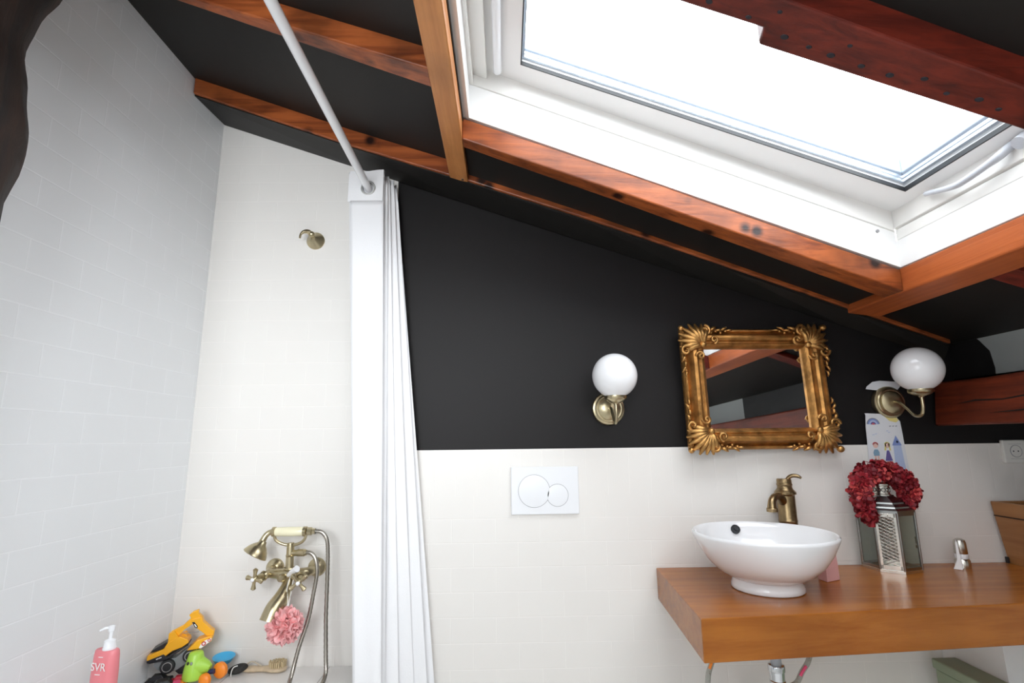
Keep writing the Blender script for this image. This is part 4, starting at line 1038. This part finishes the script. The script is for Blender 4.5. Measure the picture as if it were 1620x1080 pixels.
m = MB(); m.tube([(-.836, -.034, bz + .006), (-.828, -.034, bz + .016), (-.815, -.036, bz + .022), (-.800, -.036, bz + .018), (-.790, -.034, bz + .010), (-.782, -.034, bz + .007)], .0022, n=8, smooth=5); m.build('strap', CORD, wbsh)

# ------------------------------------------------------------------ LIGHT
w = bpy.data.worlds.new('overcast_sky'); scn.world = w; w.use_nodes = True
nt = w.node_tree; bg = nt.nodes['Background']
bg.inputs['Color'].default_value = (.955, .98, 1., 1); # overcast sky, with an added bright patch low behind the camera to lift the room
tc = N(nt, 'ShaderNodeTexCoord'); vd = N(nt, 'ShaderNodeVectorMath', operation='DOT_PRODUCT'); vd.inputs[1].default_value = (.12, -.99, .05)
nt.links.new(tc.outputs['Generated'], vd.inputs[0])
mr_ = N(nt, 'ShaderNodeMapRange'); mr_.inputs[1].default_value = .86; mr_.inputs[2].default_value = 1.0; mr_.inputs[3].default_value = 6.6; mr_.inputs[4].default_value = 22.5
nt.links.new(vd.outputs['Value'], mr_.inputs[0]); nt.links.new(mr_.outputs[0], bg.inputs['Strength'])
pl = bpy.data.lights.new('skylight_portal', 'AREA'); pl.shape = 'RECTANGLE'; pl.size = 1.30; pl.size_y = .70
po = bpy.data.objects.new('skylight_portal', pl); COL.objects.link(po)
po.location = RP(.63, -.77, .36); po.rotation_euler = (0, math.atan(SL), 0)
pl.cycles.is_portal = True
p2 = bpy.data.lights.new('added_window_portal', 'AREA'); p2.shape = 'RECTANGLE'; p2.size = WX1 - WX0; p2.size_y = WZ1 - WZ0  # portal for the added wall window
p2o = bpy.data.objects.new('added_window_portal', p2); COL.objects.link(p2o)
p2o.location = (WXC, YF - .14, (WZ0 + WZ1) / 2); p2o.rotation_euler = (PI / 2, 0, 0)
p2.cycles.is_portal = True
p3 = bpy.data.lights.new('added_roof_window_portal', 'AREA'); p3.shape = 'RECTANGLE'; p3.size = 1.45; p3.size_y = .95  # portal for the added roof window
p3o = bpy.data.objects.new('added_roof_window_portal', p3); COL.objects.link(p3o)
p3o.location = RP((VX0 + VX1) / 2, (VY0 + VY1) / 2, .28); p3o.rotation_euler = (0, math.atan(SL), 0)
p3.cycles.is_portal = True

# ------------------------------------------------------------------ CAMERA
cam = bpy.data.cameras.new('camera'); co = bpy.data.objects.new('camera', cam); COL.objects.link(co)
cam.sensor_width = 36; cam.lens = 18.0; cam.clip_start = .02
pitch, yaw, roll = math.radians(10.9), math.radians(.95), math.radians(.7)
fw = Vector((math.sin(yaw) * math.cos(pitch), math.cos(yaw) * math.cos(pitch), math.sin(pitch)))
r0 = Vector((math.cos(yaw), -math.sin(yaw), 0)); u0 = r0.cross(fw)
R = r0 * math.cos(roll) - u0 * math.sin(roll); U = r0 * math.sin(roll) + u0 * math.cos(roll)
M = Matrix(((R.x, U.x, -fw.x, 0), (R.y, U.y, -fw.y, -1.85), (R.z, U.z, -fw.z, 1.32), (0, 0, 0, 1)))
co.matrix_world = M
scn.camera = co

vs_ = scn.view_settings
vs_.view_transform = 'Standard'; vs_.look = 'None'; vs_.gamma = 1.0; vs_.exposure = 0.16; vs_.use_curve_mapping = False
scn.cycles.max_bounces = 14; scn.cycles.diffuse_bounces = 7; scn.cycles.glossy_bounces = 5; scn.cycles.transparent_max_bounces = 12
scn.cycles.sample_clamp_indirect = 8.0
